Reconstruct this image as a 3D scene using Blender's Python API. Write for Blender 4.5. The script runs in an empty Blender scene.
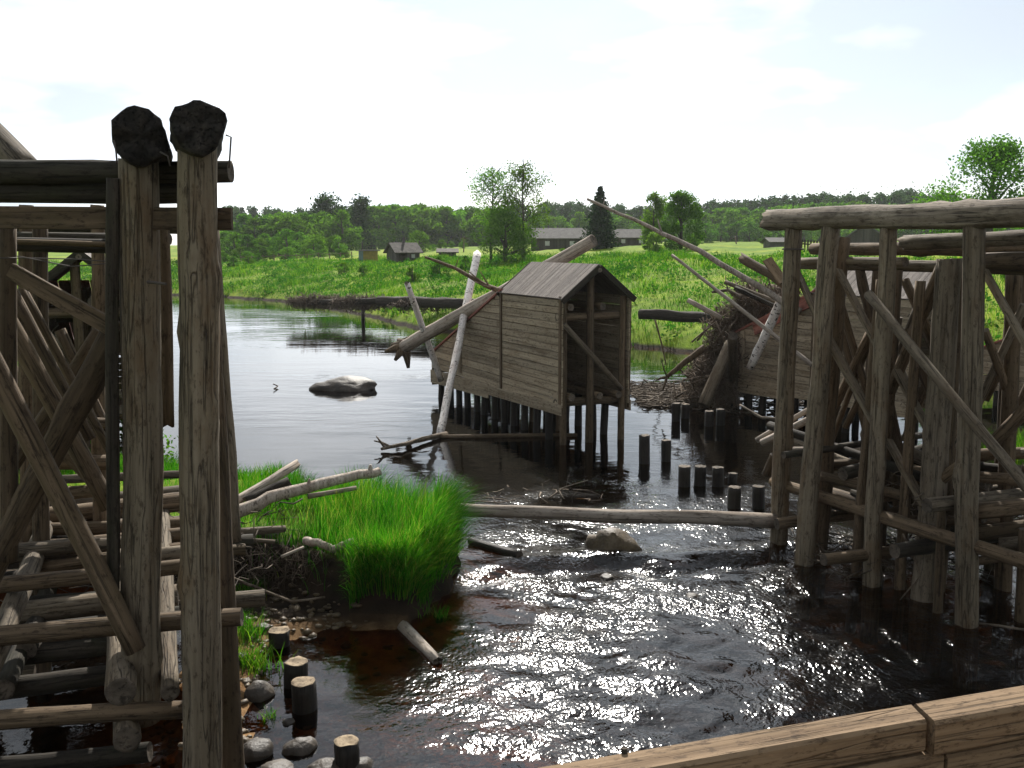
import bpy, math, random
import numpy as np
from mathutils import Vector, Matrix, noise

R = math.radians
random.seed(7)
scene = bpy.context.scene
COL = scene.collection

# ------------------------------------------------------------------ camera
PITCH, FPX, EYE = R(7.9), 1000.0, 4.0
cam_d = bpy.data.cameras.new('camera')
cam = bpy.data.objects.new('camera', cam_d)
COL.objects.link(cam)
cam.location = (0, 0, EYE)
cam.rotation_euler = (R(90) - PITCH, 0, 0)
cam_d.sensor_width = 36
cam_d.lens = 36 * FPX / 1024
cam_d.clip_end = 3000
scene.camera = cam

# ------------------------------------------------------------------ light
SUN_EL, SUN_AZ = R(40), R(1)          # azimuth clockwise from +Y
world = bpy.data.worlds.new('World')
scene.world = world
world.use_nodes = True
wn, wl = world.node_tree.nodes, world.node_tree.links
bg = wn['Background']
sky = wn.new('ShaderNodeTexSky')
sky.sky_type = 'NISHITA'
sky.sun_disc = False
sky.sun_elevation = SUN_EL
sky.sun_rotation = SUN_AZ
sky.air_density = 1.0
sky.dust_density = 1.0
bg.inputs['Strength'].default_value = 0.08
tc = wn.new('ShaderNodeTexCoord')
mp = wn.new('ShaderNodeMapping')
mp.inputs['Scale'].default_value = (1.6, 1.6, 5.0)
mp.inputs['Location'].default_value = (3.1, 0.4, 0.2)
nz = wn.new('ShaderNodeTexNoise')
nz.inputs['Scale'].default_value = 1.5
nz.inputs['Detail'].default_value = 9
nz.inputs['Roughness'].default_value = 0.58
rp = wn.new('ShaderNodeValToRGB')
rp.color_ramp.elements[0].position = 0.30
rp.color_ramp.elements[0].color = (0.3, 0.3, 0.3, 1)
rp.color_ramp.elements[1].position = 0.47
rp.color_ramp.elements[1].color = (1, 1, 1, 1)
nz2 = wn.new('ShaderNodeTexNoise')
nz2.inputs['Scale'].default_value = 2.3
nz2.inputs['Detail'].default_value = 8
rp2 = wn.new('ShaderNodeValToRGB')
rp2.color_ramp.elements[0].position = 0.42
rp2.color_ramp.elements[0].color = (.57, .64, .72, 1)
rp2.color_ramp.elements[1].position = 0.61
rp2.color_ramp.elements[1].color = (1.0, 1.04, 1.09, 1)
mx = wn.new('ShaderNodeMix')
mx.data_type = 'RGBA'
wl.new(tc.outputs['Generated'], mp.inputs['Vector'])
wl.new(mp.outputs['Vector'], nz.inputs['Vector'])
wl.new(mp.outputs['Vector'], nz2.inputs['Vector'])
wl.new(nz.outputs['Fac'], rp.inputs['Fac'])
wl.new(nz2.outputs['Fac'], rp2.inputs['Fac'])
wl.new(rp.outputs['Color'], mx.inputs['Factor'])
wl.new(sky.outputs['Color'], mx.inputs['A'])
# thin cloud: milky white that lets the brightness of the sky behind it through
bw = wn.new('ShaderNodeRGBToBW'); wl.new(sky.outputs['Color'], bw.inputs[0])
ma = wn.new('ShaderNodeMath'); ma.operation = 'MULTIPLY_ADD'; ma.inputs[1].default_value = 1.0; ma.inputs[2].default_value = 4.0
wl.new(bw.outputs[0], ma.inputs[0])
mc = wn.new('ShaderNodeMix'); mc.data_type = 'RGBA'; mc.blend_type = 'MULTIPLY'; mc.inputs['Factor'].default_value = 1
wl.new(rp2.outputs['Color'], mc.inputs['A']); wl.new(ma.outputs[0], mc.inputs['B'])
wl.new(mc.outputs['Result'], mx.inputs['B'])
wl.new(mx.outputs['Result'], bg.inputs['Color'])

sun_d = bpy.data.lights.new('sun', 'SUN')
sun_d.energy = 5.0
sun_d.angle = R(0.6)
sun_d.color = (1.0, 0.95, 0.87)
sun = bpy.data.objects.new('sun', sun_d)
COL.objects.link(sun)
sun.location = (0, 0, 60)
sdir = Vector((math.sin(SUN_AZ) * math.cos(SUN_EL), math.cos(SUN_AZ) * math.cos(SUN_EL), math.sin(SUN_EL)))
sun.rotation_euler = sdir.to_track_quat('Z', 'Y').to_euler()

scene.view_settings.view_transform = 'Standard'
scene.view_settings.look = 'None'
scene.view_settings.exposure = 0.58
scene.view_settings.gamma = 1.0
scene.view_settings.use_curve_mapping = False
scene.cycles.use_denoising = True
scene.cycles.max_bounces = 7
scene.cycles.transparent_max_bounces = 8
scene.cycles.caustics_reflective = False
scene.cycles.caustics_refractive = False

# ------------------------------------------------------------------ helpers
CP, SP = math.cos(PITCH), math.sin(PITCH)
def ray(px, py):
    a, b = (px - 512) / FPX, (384 - py) / FPX
    return Vector((a, CP + b * SP, -SP + b * CP))
def P(px, py, Y):                      # a spot seen in this direction, Y metres ahead
    d = ray(px, py)
    return Vector((0, 0, EYE)) + d * (Y / d.y)
def G(px, py, z=0.0):                  # a spot seen in this direction at height z
    d = ray(px, py)
    return Vector((0, 0, EYE)) + d * ((z - EYE) / d.z)

def tag(o, label=None, cat=None, group=None, kind=None):
    if label: o['label'] = label
    if cat: o['category'] = cat
    if group: o['group'] = group
    if kind: o['kind'] = kind
    return o
def empty(name, loc=(0, 0, 0), rz=0.0):
    o = bpy.data.objects.new(name, None)
    COL.objects.link(o)
    o.location = loc
    o.rotation_euler = (0, 0, rz)
    o.empty_display_size = 0.2
    return o
def link(name, me, mats, parent=None, M=None):
    o = bpy.data.objects.new(name, me)
    COL.objects.link(o)
    if not isinstance(mats, (list, tuple)): mats = [mats]
    if not me.materials:
        for m in mats: me.materials.append(m)
    if parent: o.parent = parent
    if M is not None: o.matrix_basis = M
    return o
def mesh(name, verts, faces, smooth=False, midx=None):
    me = bpy.data.meshes.new(name)
    me.from_pydata([tuple(v) for v in verts], [], faces)
    if smooth: me.polygons.foreach_set('use_smooth', [True] * len(me.polygons))
    if midx is not None: me.polygons.foreach_set('material_index', midx)
    me.update()
    return me
def mesh_np(name, V, F, smooth=False):
    """V (n,3) floats, F (m,k) ints, every face with k corners."""
    me = bpy.data.meshes.new(name)
    n, (m, k) = len(V), F.shape
    me.vertices.add(n)
    me.vertices.foreach_set('co', np.ascontiguousarray(V, dtype=np.float32).ravel())
    me.loops.add(m * k)
    me.loops.foreach_set('vertex_index', np.ascontiguousarray(F, dtype=np.int32).ravel())
    me.polygons.add(m)
    me.polygons.foreach_set('loop_start', np.arange(0, m * k, k, dtype=np.int32))
    me.polygons.foreach_set('loop_total', np.full(m, k, dtype=np.int32))
    if smooth: me.polygons.foreach_set('use_smooth', np.ones(m, dtype=bool))
    me.update(calc_edges=True)
    me.validate()
    return me
def frame(p0, p1, up=None):
    z = (p1 - p0).normalized()
    ref = up if up is not None else (Vector((0, 0, 1)) if abs(z.z) < 0.95 else Vector((0, 1, 0)))
    x = ref.cross(z).normalized()
    y = z.cross(x)
    return Matrix(((x.x, y.x, z.x, p0.x), (x.y, y.y, z.y, p0.y), (x.z, y.z, z.z, p0.z), (0, 0, 0, 1)))

_seed = [0]
def log(name, p0, p1, r0, r1=None, mat=None, parent=None, sides=12, rough=0.07, bend=0.0, knots=True, local=False, step=0.22, broken=0.0, cap=None):
    """a round timber: uneven radius, slight bow, rough sawn or broken ends; its own axis is local z"""
    _seed[0] += 1
    s = _seed[0] * 7.31
    r1 = r0 if r1 is None else r1
    p0, p1 = Vector(p0), Vector(p1)
    if parent is not None and not local:
        p0, p1 = p0 - parent.location, p1 - parent.location
    L = (p1 - p0).length
    n = max(4, min(46, int(L / step)))
    ba = random.uniform(0, 6.28)
    kn = [(random.uniform(.06, .94) * L, random.uniform(0, 6.28), random.uniform(.12, .3)) for _ in range(int(L * 1.6) if knots else 0)]
    V, F, MI = [], [], []
    for i in range(n + 1):
        t = i / n
        r = r0 + (r1 - r0) * t
        bx = bend * L * math.sin(math.pi * t)
        ox, oy = bx * math.cos(ba), bx * math.sin(ba)
        ox += 0.25 * r * noise.noise((s, t * L * 0.8, 0)); oy += 0.25 * r * noise.noise((s, t * L * 0.8, 9))
        zz = t * L
        for j in range(sides):
            a = 2 * math.pi * j / sides
            c, sn = math.cos(a), math.sin(a)
            rr = r * (1 + rough * 1.6 * noise.noise((c * 1.3 + s, sn * 1.3, zz * 1.6)) + rough * .6 * noise.noise((c * 3 + s, sn * 3, zz * 5)))
            for kz, ka, kh in kn:
                dz = (zz - kz) / (r * 0.7)
                if abs(dz) < 1.5:
                    da = (a - ka + math.pi) % (2 * math.pi) - math.pi
                    rr += r * kh * math.exp(-(dz * dz + (da / .4) ** 2))
            e = 0.0
            if i in (0, n) and broken:
                e = broken * r * noise.noise((c * 2 + s, sn * 2, i * 3.3)) * 2.4
            elif i in (0, n):
                e = 0.08 * r * noise.noise((c + s, sn, i * 3.3))
            V.append((ox + rr * c, oy + rr * sn, zz + e))
    for i in range(n):
        for j in range(sides):
            k = (j + 1) % sides
            F.append((i * sides + j, i * sides + k, (i + 1) * sides + k, (i + 1) * sides + j)); MI.append(0)
    for i, rev in ((0, True), (n, False)):
        b = i * sides
        ctr = [sum(V[b + j][q] for j in range(sides)) / sides for q in range(3)]
        ctr[2] += (0.12 if rev else -0.12) * r0
        prevb = b
        for q, fr in enumerate((.7, .38) if sides >= 14 else ()):
            nb_ = len(V)
            for j in range(sides):
                vx, vy, vz = V[b + j]
                dep = r0 * (.10 + broken * .9) * noise.noise((vx * fr / r0 * 2.2 + s, vy * fr / r0 * 2.2, q + i))
                V.append((ctr[0] + (vx - ctr[0]) * fr, ctr[1] + (vy - ctr[1]) * fr, ctr[2] * .6 + vz * .4 + dep))
            for j in range(sides):
                k = (j + 1) % sides
                F.append((nb_ + j, nb_ + k, prevb + k, prevb + j) if rev else (prevb + j, prevb + k, nb_ + k, nb_ + j)); MI.append(1)
            prevb = nb_
        V.append(tuple(ctr)); ci = len(V) - 1
        for j in range(sides):
            k = (j + 1) % sides
            F.append((ci, prevb + k, prevb + j) if rev else (ci, prevb + j, prevb + k)); MI.append(1)
    me = mesh(name, V, F, False, MI)
    me.polygons.foreach_set('use_smooth', [m == 0 or sides >= 14 for m in MI])
    me.materials.append(mat); me.materials.append(cap or M_END)
    return link(name, me, [], parent, frame(p0, p1))

def plank(name, p0, p1, w, th, mat, normal, parent=None, cut0=0.0, cut1=0.0, local=False, wob=0.01):
    """a sawn board from p0 to p1; w across, th through (normal), cut shifts the upper corner of an end"""
    p0, p1 = Vector(p0), Vector(p1)
    if parent is not None and not local:
        p0, p1 = p0 - parent.location, p1 - parent.location
    L = (p1 - p0).length
    n = Vector(normal).normalized()
    z = (p1 - p0).normalized()
    x = n.cross(z).normalized()            # across
    y = z.cross(x)                         # through
    M = Matrix(((x.x, y.x, z.x, p0.x), (x.y, y.y, z.y, p0.y), (x.z, y.z, z.z, p0.z), (0, 0, 0, 1)))
    V, F = [], []
    ns = max(1, min(8, int(L / .6)))
    b = min(w, th) * 0.1
    prof = [(-w/2 + b, -th/2), (w/2 - b, -th/2), (w/2, -th/2 + b), (w/2, th/2 - b), (w/2 - b, th/2), (-w/2 + b, th/2), (-w/2, th/2 - b), (-w/2, -th/2 + b)]
    for i in range(ns + 1):
        t = i / ns
        dx, dy = random.uniform(-wob, wob) * w, random.uniform(-wob, wob) * th
        for (px, py) in prof:
            f = px / w + .5
            zz = t * L + (f * cut0) * (1 - t) + (f * cut1) * t
            V.append((px + dx, py + dy, zz))
    for i in range(ns):
        for j in range(8):
            k = (j + 1) % 8
            F.append((i*8 + j, i*8 + k, i*8 + 8 + k, i*8 + 8 + j))
    F.append(tuple(range(7, -1, -1))); F.append(tuple(ns*8 + j for j in range(8)))
    return link(name, mesh(name, V, F), mat, parent, M)

def tube(pts, rad, sides=6, V=None, F=None):
    """append a bent tapering tube (quads) to V, F"""
    V = [] if V is None else V
    F = [] if F is None else F
    base = len(V)
    n = len(pts)
    for i, p in enumerate(pts):
        p = Vector(p)
        d = (Vector(pts[min(i + 1, n - 1)]) - Vector(pts[max(i - 1, 0)])).normalized()
        ref = Vector((0, 0, 1)) if abs(d.z) < .9 else Vector((1, 0, 0))
        x = ref.cross(d).normalized(); y = d.cross(x)
        r = rad[i]
        for j in range(sides):
            a = 2 * math.pi * j / sides
            V.append(p + x * (r * math.cos(a)) + y * (r * math.sin(a)))
    for i in range(n - 1):
        for j in range(sides):
            k = (j + 1) % sides
            F.append((base + i*sides + j, base + i*sides + k, base + (i+1)*sides + k, base + (i+1)*sides + j))
    F.append(tuple(base + j for j in range(sides - 1, -1, -1)))
    F.append(tuple(base + (n-1)*sides + j for j in range(sides)))
    return V, F
def branch(name, pts, r0, r1, mat, parent=None, forks=(), sides=8):
    """a crooked stick through pts with side twigs; origin at its first point"""
    o0 = Vector(pts[0])
    loc = [Vector(p) - o0 for p in pts]
    fine = []
    for i in range(len(loc) - 1):
        for q in range(4):
            t = q / 4
            p = loc[i].lerp(loc[i+1], t)
            if i or q: p = p + Vector((random.uniform(-1, 1), random.uniform(-1, 1), random.uniform(-1, 1))) * r0 * .18
            fine.append(p)
    fine.append(loc[-1])
    m = len(fine)
    V, F = tube(fine, [r0 + (r1 - r0) * i / (m - 1) for i in range(m)], sides)
    for (at, d, ln, rr) in forks:
        k = min(m - 1, int(at * (m - 1)))
        a = fine[k]; d = Vector(d).normalized()
        mid = a + d * ln * .5 + Vector((random.uniform(-1, 1), random.uniform(-1, 1), random.uniform(-1, 1))) * ln * .06
        tube([a, mid, a + d * ln], [rr, rr * .8, rr * .4], 5, V, F)
    me = mesh(name, V, F, True)
    return link(name, me, mat, parent, Matrix.Translation(o0 - (parent.location if parent else Vector())))

# ------------------------------------------------------------------ materials
def new_mat(name):
    m = bpy.data.materials.new(name)
    m.use_nodes = True
    nt = m.node_tree
    return m, nt.nodes, nt.links, nt.nodes['Principled BSDF']
def node(N, kind, **kw):
    n = N.new(kind)
    for k, v in kw.items():
        if k in n.inputs: n.inputs[k].default_value = v
        else: setattr(n, k, v)
    return n
def ramp(N, stops):
    r = N.new('ShaderNodeValToRGB')
    while len(r.color_ramp.elements) < len(stops): r.color_ramp.elements.new(0.5)
    for e, (p, c) in zip(r.color_ramp.elements, stops):
        e.position = p
        e.color = (*c, 1) if len(c) == 3 else c
    return r
def mix(N, L, fac, a, b, blend='MIX'):
    m = N.new('ShaderNodeMix'); m.data_type = 'RGBA'; m.blend_type = blend
    for k, v in (('Factor', fac), ('A', a), ('B', b)):
        if hasattr(v, 'is_linked') or isinstance(v, bpy.types.NodeSocket): L.new(v, m.inputs[k])
        elif k == 'Factor': m.inputs[k].default_value = v
        else: m.inputs[k].default_value = (*v, 1)
    return m.outputs['Result']

def wood(name, dark, mid, light, grain=15.0, crack=0.6, blotch=None, blotch_amt=0.5, rough=0.85, bump=0.5, birch=False, vary=0.3, checks=False):
    m, N, L, b = new_mat(name)
    tc = N.new('ShaderNodeTexCoord'); oi = N.new('ShaderNodeObjectInfo')
    off = node(N, 'ShaderNodeVectorMath', operation='MULTIPLY_ADD')
    cb = N.new('ShaderNodeCombineXYZ')
    for k in 'XYZ': L.new(oi.outputs['Random'], cb.inputs[k])
    L.new(cb.outputs[0], off.inputs[0]); off.inputs[1].default_value = (17, 31, 23); L.new(tc.outputs['Object'], off.inputs[2])
    def mapped(sx, sz):
        mp = N.new('ShaderNodeMapping'); mp.inputs['Scale'].default_value = (sx, sx, sz)
        L.new(off.outputs[0], mp.inputs['Vector']); return mp.outputs[0]
    n1 = node(N, 'ShaderNodeTexNoise', Scale=1.0, Detail=8.0, Roughness=0.6, Distortion=0.15); L.new(mapped(grain, grain * .035), n1.inputs['Vector'])
    r1 = ramp(N, [(0.26, dark), (0.5, mid), (0.78, light)]); L.new(n1.outputs['Fac'], r1.inputs['Fac'])
    n2 = node(N, 'ShaderNodeTexNoise', Scale=1.0, Detail=4.0, Roughness=0.6, Distortion=.4); L.new(mapped(grain * 3.2, grain * .09), n2.inputs['Vector'])
    r2 = ramp(N, [(0.34, (1 - crack,) * 3), (0.44, (1, 1, 1))]); L.new(n2.outputs['Fac'], r2.inputs['Fac'])
    col = mix(N, L, 1.0, r1.outputs['Color'], r2.outputs['Color'], 'MULTIPLY')
    n3 = node(N, 'ShaderNodeTexNoise', Scale=1.0, Detail=6.0, Roughness=0.7); L.new(mapped(3.2, 1.3), n3.inputs['Vector'])
    if blotch:
        r3 = ramp(N, [(0.5, (0, 0, 0)), (0.68, (blotch_amt,) * 3)]); L.new(n3.outputs['Fac'], r3.inputs['Fac'])
        col = mix(N, L, r3.outputs['Color'], col, blotch)
    if checks:
        n6 = node(N, 'ShaderNodeTexNoise', Scale=1.0, Detail=3.0, Roughness=.5); L.new(mapped(7.5, .42), n6.inputs['Vector'])
        r6 = ramp(N, [(.488, (1, 1, 1)), (.5, (.12, .1, .09)), (.512, (1, 1, 1))]); L.new(n6.outputs['Fac'], r6.inputs['Fac'])
        col = mix(N, L, .6, col, r6.outputs['Color'], 'MULTIPLY')
    if birch:
        n4 = node(N, 'ShaderNodeTexNoise', Scale=1.0, Detail=3.0); L.new(mapped(9, 22), n4.inputs['Vector'])
        r4 = ramp(N, [(0.60, (0, 0, 0)), (0.66, (1, 1, 1))]); L.new(n4.outputs['Fac'], r4.inputs['Fac'])
        col = mix(N, L, r4.outputs['Color'], col, (0.05, 0.035, 0.03))
    n5 = node(N, 'ShaderNodeTexNoise', Scale=1.0, Detail=5.0, Roughness=0.75); L.new(mapped(26, 9), n5.inputs['Vector'])
    r5 = ramp(N, [(0.36, (.35, .32, .3)), (0.47, (1, 1, 1)), (0.62, (1, 1, 1)), (0.74, (1.45, 1.42, 1.35))]); L.new(n5.outputs['Fac'], r5.inputs['Fac'])
    col = mix(N, L, .85, col, r5.outputs['Color'], 'MULTIPLY')
    hs = N.new('ShaderNodeHueSaturation')
    mr = node(N, 'ShaderNodeMapRange'); mr.inputs['To Min'].default_value = 1 - vary; mr.inputs['To Max'].default_value = 1 + vary
    L.new(oi.outputs['Random'], mr.inputs['Value']); L.new(mr.outputs[0], hs.inputs['Value']); L.new(col, hs.inputs['Color'])
    L.new(hs.outputs['Color'], b.inputs['Base Color'])
    b.inputs['Roughness'].default_value = rough
    b.inputs['Specular IOR Level'].default_value = 0.25
    ad = node(N, 'ShaderNodeMath', operation='ADD'); L.new(r2.outputs['Color'], ad.inputs[0])
    L.new(n1.outputs['Fac'], ad.inputs[1])
    if checks:
        ad2 = node(N, 'ShaderNodeMath', operation='ADD'); L.new(ad.outputs[0], ad2.inputs[0]); L.new(r6.outputs['Color'], ad2.inputs[1]); ad = ad2
    bp = node(N, 'ShaderNodeBump', Strength=bump, Distance=0.02); L.new(ad.outputs[0], bp.inputs['Height']); L.new(bp.outputs[0], b.inputs['Normal'])
    return m

M_END = wood('end_grain', (.035, .028, .022), (.10, .08, .06), (.2, .16, .12), grain=6, crack=.6, bump=.6)
M_END_PALE = wood('end_grain_pale', (.12, .09, .06), (.3, .23, .15), (.42, .33, .22), grain=6, crack=.4)
M_ENDDARK = wood('end_grain_rotten', (.008, .007, .006), (.022, .019, .016), (.06, .05, .04), grain=14, crack=.8, bump=1.0)
M_GREY = wood('weathered_grey_timber', (.08, .063, .043), (.152, .122, .086), (.24, .197, .143), blotch=(.09, .06, .034), blotch_amt=.7, checks=True, bump=.7)
M_BROWN = wood('weathered_brown_timber', (.05, .034, .02), (.115, .08, .048), (.2, .143, .09), blotch=(.075, .058, .028), blotch_amt=.5, checks=True)
M_DARK = wood('dark_old_log', (.014, .011, .009), (.034, .028, .02), (.075, .06, .045), blotch=(.035, .038, .018), blotch_amt=.5, bump=.8)
M_PALE = wood('bleached_driftwood', (.2, .16, .122), (.37, .312, .255), (.54, .475, .405), crack=.6, blotch=(.17, .12, .085), blotch_amt=.5)
M_TRESTLE = wood('trestle_grey_timber', (.095, .073, .047), (.172, .138, .094), (.26, .214, .153), blotch=(.12, .075, .038), blotch_amt=.8, vary=.2, crack=.65, checks=True, bump=.8)
M_BIRCH = wood('birch_bark', (.6, .54, .48), (.78, .73, .68), (.86, .82, .78), crack=.15, blotch=(.45, .3, .22), blotch_amt=.4, birch=True, vary=.06)
M_CAPLOG = wood('bleached_cap_log', (.085, .066, .047), (.175, .143, .108), (.33, .285, .23), crack=.8, blotch=(.045, .033, .023), blotch_amt=.9, bump=.8)
M_PLANK = wood('hut_wall_board', (.18, .14, .09), (.31, .25, .172), (.42, .35, .25), grain=13, crack=.5, blotch=(.16, .105, .058), blotch_amt=.6, vary=.2)
M_ROOF = wood('roof_board', (.10, .085, .074), (.18, .154, .137), (.26, .228, .207), grain=14, crack=.6, blotch=(.09, .072, .06), blotch_amt=.6, vary=.2)
M_RAMP = wood('reddish_ramp_board', (.14, .05, .035), (.24, .09, .065), (.36, .16, .125), grain=9, crack=.4, vary=.1)
M_KERB = wood('kerb_timber', (.12, .075, .041), (.205, .138, .08), (.29, .205, .13), grain=12, crack=.5, blotch=(.11, .075, .045), blotch_amt=.6, vary=.06, bump=.6, checks=True)
M_PILE = wood('wet_pile', (.007, .0055, .0045), (.017, .013, .010), (.034, .026, .019), blotch=(.02, .022, .009), blotch_amt=.6, rough=.6)
M_TWIG = wood('twig_litter', (.04, .03, .02), (.11, .085, .06), (.24, .195, .15), grain=5, crack=.3)
M_ROOT = wood('root_mat', (.05, .037, .026), (.13, .098, .07), (.26, .208, .16), grain=5, crack=.3)
M_FARWALL = wood('old_house_log_wall', (.04, .035, .03), (.085, .075, .065), (.14, .125, .11), grain=3, crack=.4)
M_FARROOF = wood('old_house_roof', (.09, .086, .08), (.135, .128, .12), (.19, .18, .17), grain=3, crack=.3)
M_BARK = wood('tree_bark', (.03, .025, .02), (.07, .06, .048), (.13, .115, .095), grain=6)
def paint(name, c, rough=.7):
    m, N, L, b = new_mat(name)
    n = node(N, 'ShaderNodeTexNoise', Scale=3.0, Detail=6.0); tc = N.new('ShaderNodeTexCoord'); L.new(tc.outputs['Object'], n.inputs['Vector'])
    r = ramp(N, [(0.3, tuple(v * .65 for v in c)), (0.65, c)]); L.new(n.outputs['Fac'], r.inputs['Fac'])
    L.new(r.outputs['Color'], b.inputs['Base Color']); b.inputs['Roughness'].default_value = rough
    return m
M_TEAL, M_YELLOW = paint('faded_teal_paint', (.10, .17, .17)), paint('faded_yellow_paint', (.28, .22, .04))
M_GLASS = paint('dark_window_pane', (.02, .024, .03), .15)
M_WHITE = paint('white_window_paint', (.55, .55, .52))
M_IRON = paint('rusty_iron', (.06, .045, .038), .6)

def leafy(name, cols, trans=0.45, patchy=0.0):
    m, N, L, b = new_mat(name)
    out = N['Material Output']; N.remove(b)
    g = N.new('ShaderNodeNewGeometry'); oi = N.new('ShaderNodeObjectInfo')
    r = ramp(N, [(i / (len(cols) - 1), c) for i, c in enumerate(cols)]); L.new(g.outputs['Random Per Island'], r.inputs['Fac'])
    hs = N.new('ShaderNodeHueSaturation'); mr = node(N, 'ShaderNodeMapRange'); mr.inputs['To Min'].default_value = .72; mr.inputs['To Max'].default_value = 1.25
    mh = node(N, 'ShaderNodeMapRange'); mh.inputs['To Min'].default_value = .488; mh.inputs['To Max'].default_value = .514
    ml = node(N, 'ShaderNodeMath', operation='FRACT'); mm = node(N, 'ShaderNodeMath', operation='MULTIPLY'); mm.inputs[1].default_value = 7.7
    L.new(oi.outputs['Random'], mm.inputs[0]); L.new(mm.outputs[0], ml.inputs[0]); L.new(ml.outputs[0], mh.inputs['Value']); L.new(mh.outputs[0], hs.inputs['Hue'])
    L.new(oi.outputs['Random'], mr.inputs['Value']); L.new(mr.outputs[0], hs.inputs['Value'])
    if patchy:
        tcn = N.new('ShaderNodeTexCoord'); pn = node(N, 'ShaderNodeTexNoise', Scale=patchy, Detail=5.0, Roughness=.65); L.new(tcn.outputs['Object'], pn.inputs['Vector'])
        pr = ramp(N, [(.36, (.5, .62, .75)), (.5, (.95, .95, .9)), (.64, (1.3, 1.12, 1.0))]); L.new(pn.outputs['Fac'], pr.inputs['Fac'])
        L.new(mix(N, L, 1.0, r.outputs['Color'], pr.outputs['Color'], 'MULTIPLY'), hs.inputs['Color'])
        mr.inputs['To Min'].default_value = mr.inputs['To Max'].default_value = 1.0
    else: L.new(r.outputs['Color'], hs.inputs['Color'])
    d = N.new('ShaderNodeBsdfDiffuse'); t = N.new('ShaderNodeBsdfTranslucent')
    L.new(hs.outputs['Color'], d.inputs['Color'])
    br = N.new('ShaderNodeMix'); br.data_type = 'RGBA'; br.blend_type = 'MULTIPLY'; br.inputs['Factor'].default_value = 1
    L.new(hs.outputs['Color'], br.inputs['A']); br.inputs['B'].default_value = (1.1, 1.3, .5, 1); L.new(br.outputs['Result'], t.inputs['Color'])
    ms = N.new('ShaderNodeMixShader'); ms.inputs[0].default_value = trans
    L.new(d.outputs[0], ms.inputs[1]); L.new(t.outputs[0], ms.inputs[2]); L.new(ms.outputs[0], out.inputs['Surface'])
    return m
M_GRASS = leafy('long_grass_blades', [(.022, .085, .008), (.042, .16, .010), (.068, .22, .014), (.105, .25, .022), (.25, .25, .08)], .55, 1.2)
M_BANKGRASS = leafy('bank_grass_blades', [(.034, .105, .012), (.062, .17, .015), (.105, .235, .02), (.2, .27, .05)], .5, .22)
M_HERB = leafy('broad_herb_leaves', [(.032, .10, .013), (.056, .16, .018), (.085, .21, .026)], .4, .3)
M_LEAF = leafy('broadleaf_leaves', [(.05, .115, .018), (.085, .18, .026), (.13, .24, .038)], 0.5)
M_LEAFPALE = leafy('pale_willow_leaves', [(.08, .15, .035), (.13, .22, .05), (.19, .28, .07)], 0.5)
M_BIRCHLEAF = leafy('birch_leaves', [(.06, .125, .024), (.10, .19, .034), (.15, .24, .05)], 0.5)
M_NEEDLE = leafy('pine_needles', [(.026, .06, .028), (.042, .088, .038), (.062, .112, .05)], .3)
M_SPRUCE = leafy('spruce_needles', [(.016, .038, .018), (.026, .054, .024), (.038, .07, .03)], .2)

# rock
def rock_mat(name, c0, c1, c2):
    m, N, L, b = new_mat(name)
    tc = N.new('ShaderNodeTexCoord')
    n = node(N, 'ShaderNodeTexNoise', Scale=5.0, Detail=10.0, Roughness=.7); L.new(tc.outputs['Object'], n.inputs['Vector'])
    r = ramp(N, [(.3, c0), (.5, c1), (.72, c2)]); L.new(n.outputs['Fac'], r.inputs['Fac'])
    oi = N.new('ShaderNodeObjectInfo'); hs = N.new('ShaderNodeHueSaturation')
    mr = node(N, 'ShaderNodeMapRange'); mr.inputs['To Min'].default_value = .7; mr.inputs['To Max'].default_value = 1.3
    L.new(oi.outputs['Random'], mr.inputs['Value']); L.new(mr.outputs[0], hs.inputs['Value']); L.new(r.outputs['Color'], hs.inputs['Color'])
    L.new(hs.outputs['Color'], b.inputs['Base Color']); b.inputs['Roughness'].default_value = .6
    n2 = node(N, 'ShaderNodeTexNoise', Scale=22.0, Detail=8.0); L.new(tc.outputs['Object'], n2.inputs['Vector'])
    bp = node(N, 'ShaderNodeBump', Strength=.5, Distance=.03); L.new(n2.outputs['Fac'], bp.inputs['Height']); L.new(bp.outputs[0], b.inputs['Normal'])
    return m
M_ROCK = rock_mat('river_boulder', (.015, .011, .007), (.036, .026, .017), (.085, .064, .044))
M_ROCKBROWN = rock_mat('algae_brown_boulder', (.045, .03, .015), (.11, .075, .035), (.2, .15, .08))

# ------------------------------------------------------------------ terrain
RIVER = np.array([(-7.5, -40), (-7.8, 4), (-8.5, 12), (-9.2, 22), (-12, 30), (-25, 46), (-60, 62), (-260, 70), (-260, 108), (-70, 98), (-40, 88), (-23, 79),
                  (-14.7, 70), (-8, 57), (-4, 47.5), (1, 43.5), (5.6, 39), (9.5, 33.5), (13.5, 29.5), (18, 25.5), (25, 19), (34, 5), (40, -40)], float)
ISLET = np.array([(-.68, 12.2), (-.8, 11.1), (-1.15, 10.25), (-1.75, 10.3), (-2.9, 11.1), (-4.5, 11.6), (-8.6, 11.2), (-9.2, 16.5), (-5, 15.6), (-3.2, 14.8), (-1.95, 13.8), (-1.05, 13.0)], float)
BAR = np.array([(-1.95, 6.4), (-2.15, 7.6), (-2.25, 8.4), (-2.5, 9.3), (-2.35, 9.7), (-1.9, 9.95), (-1.2, 10.1), (-1.2, 10.9), (-3.2, 11.6), (-3.1, 9.0), (-2.3, 6.4)], float)
SHALLOW = np.array([(-1.9, 5.5), (-.1, 5.8), (.25, 7.6), (-.35, 9.0), (-.7, 10.3), (-1.6, 10.3), (-2.3, 9)], float)
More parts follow.
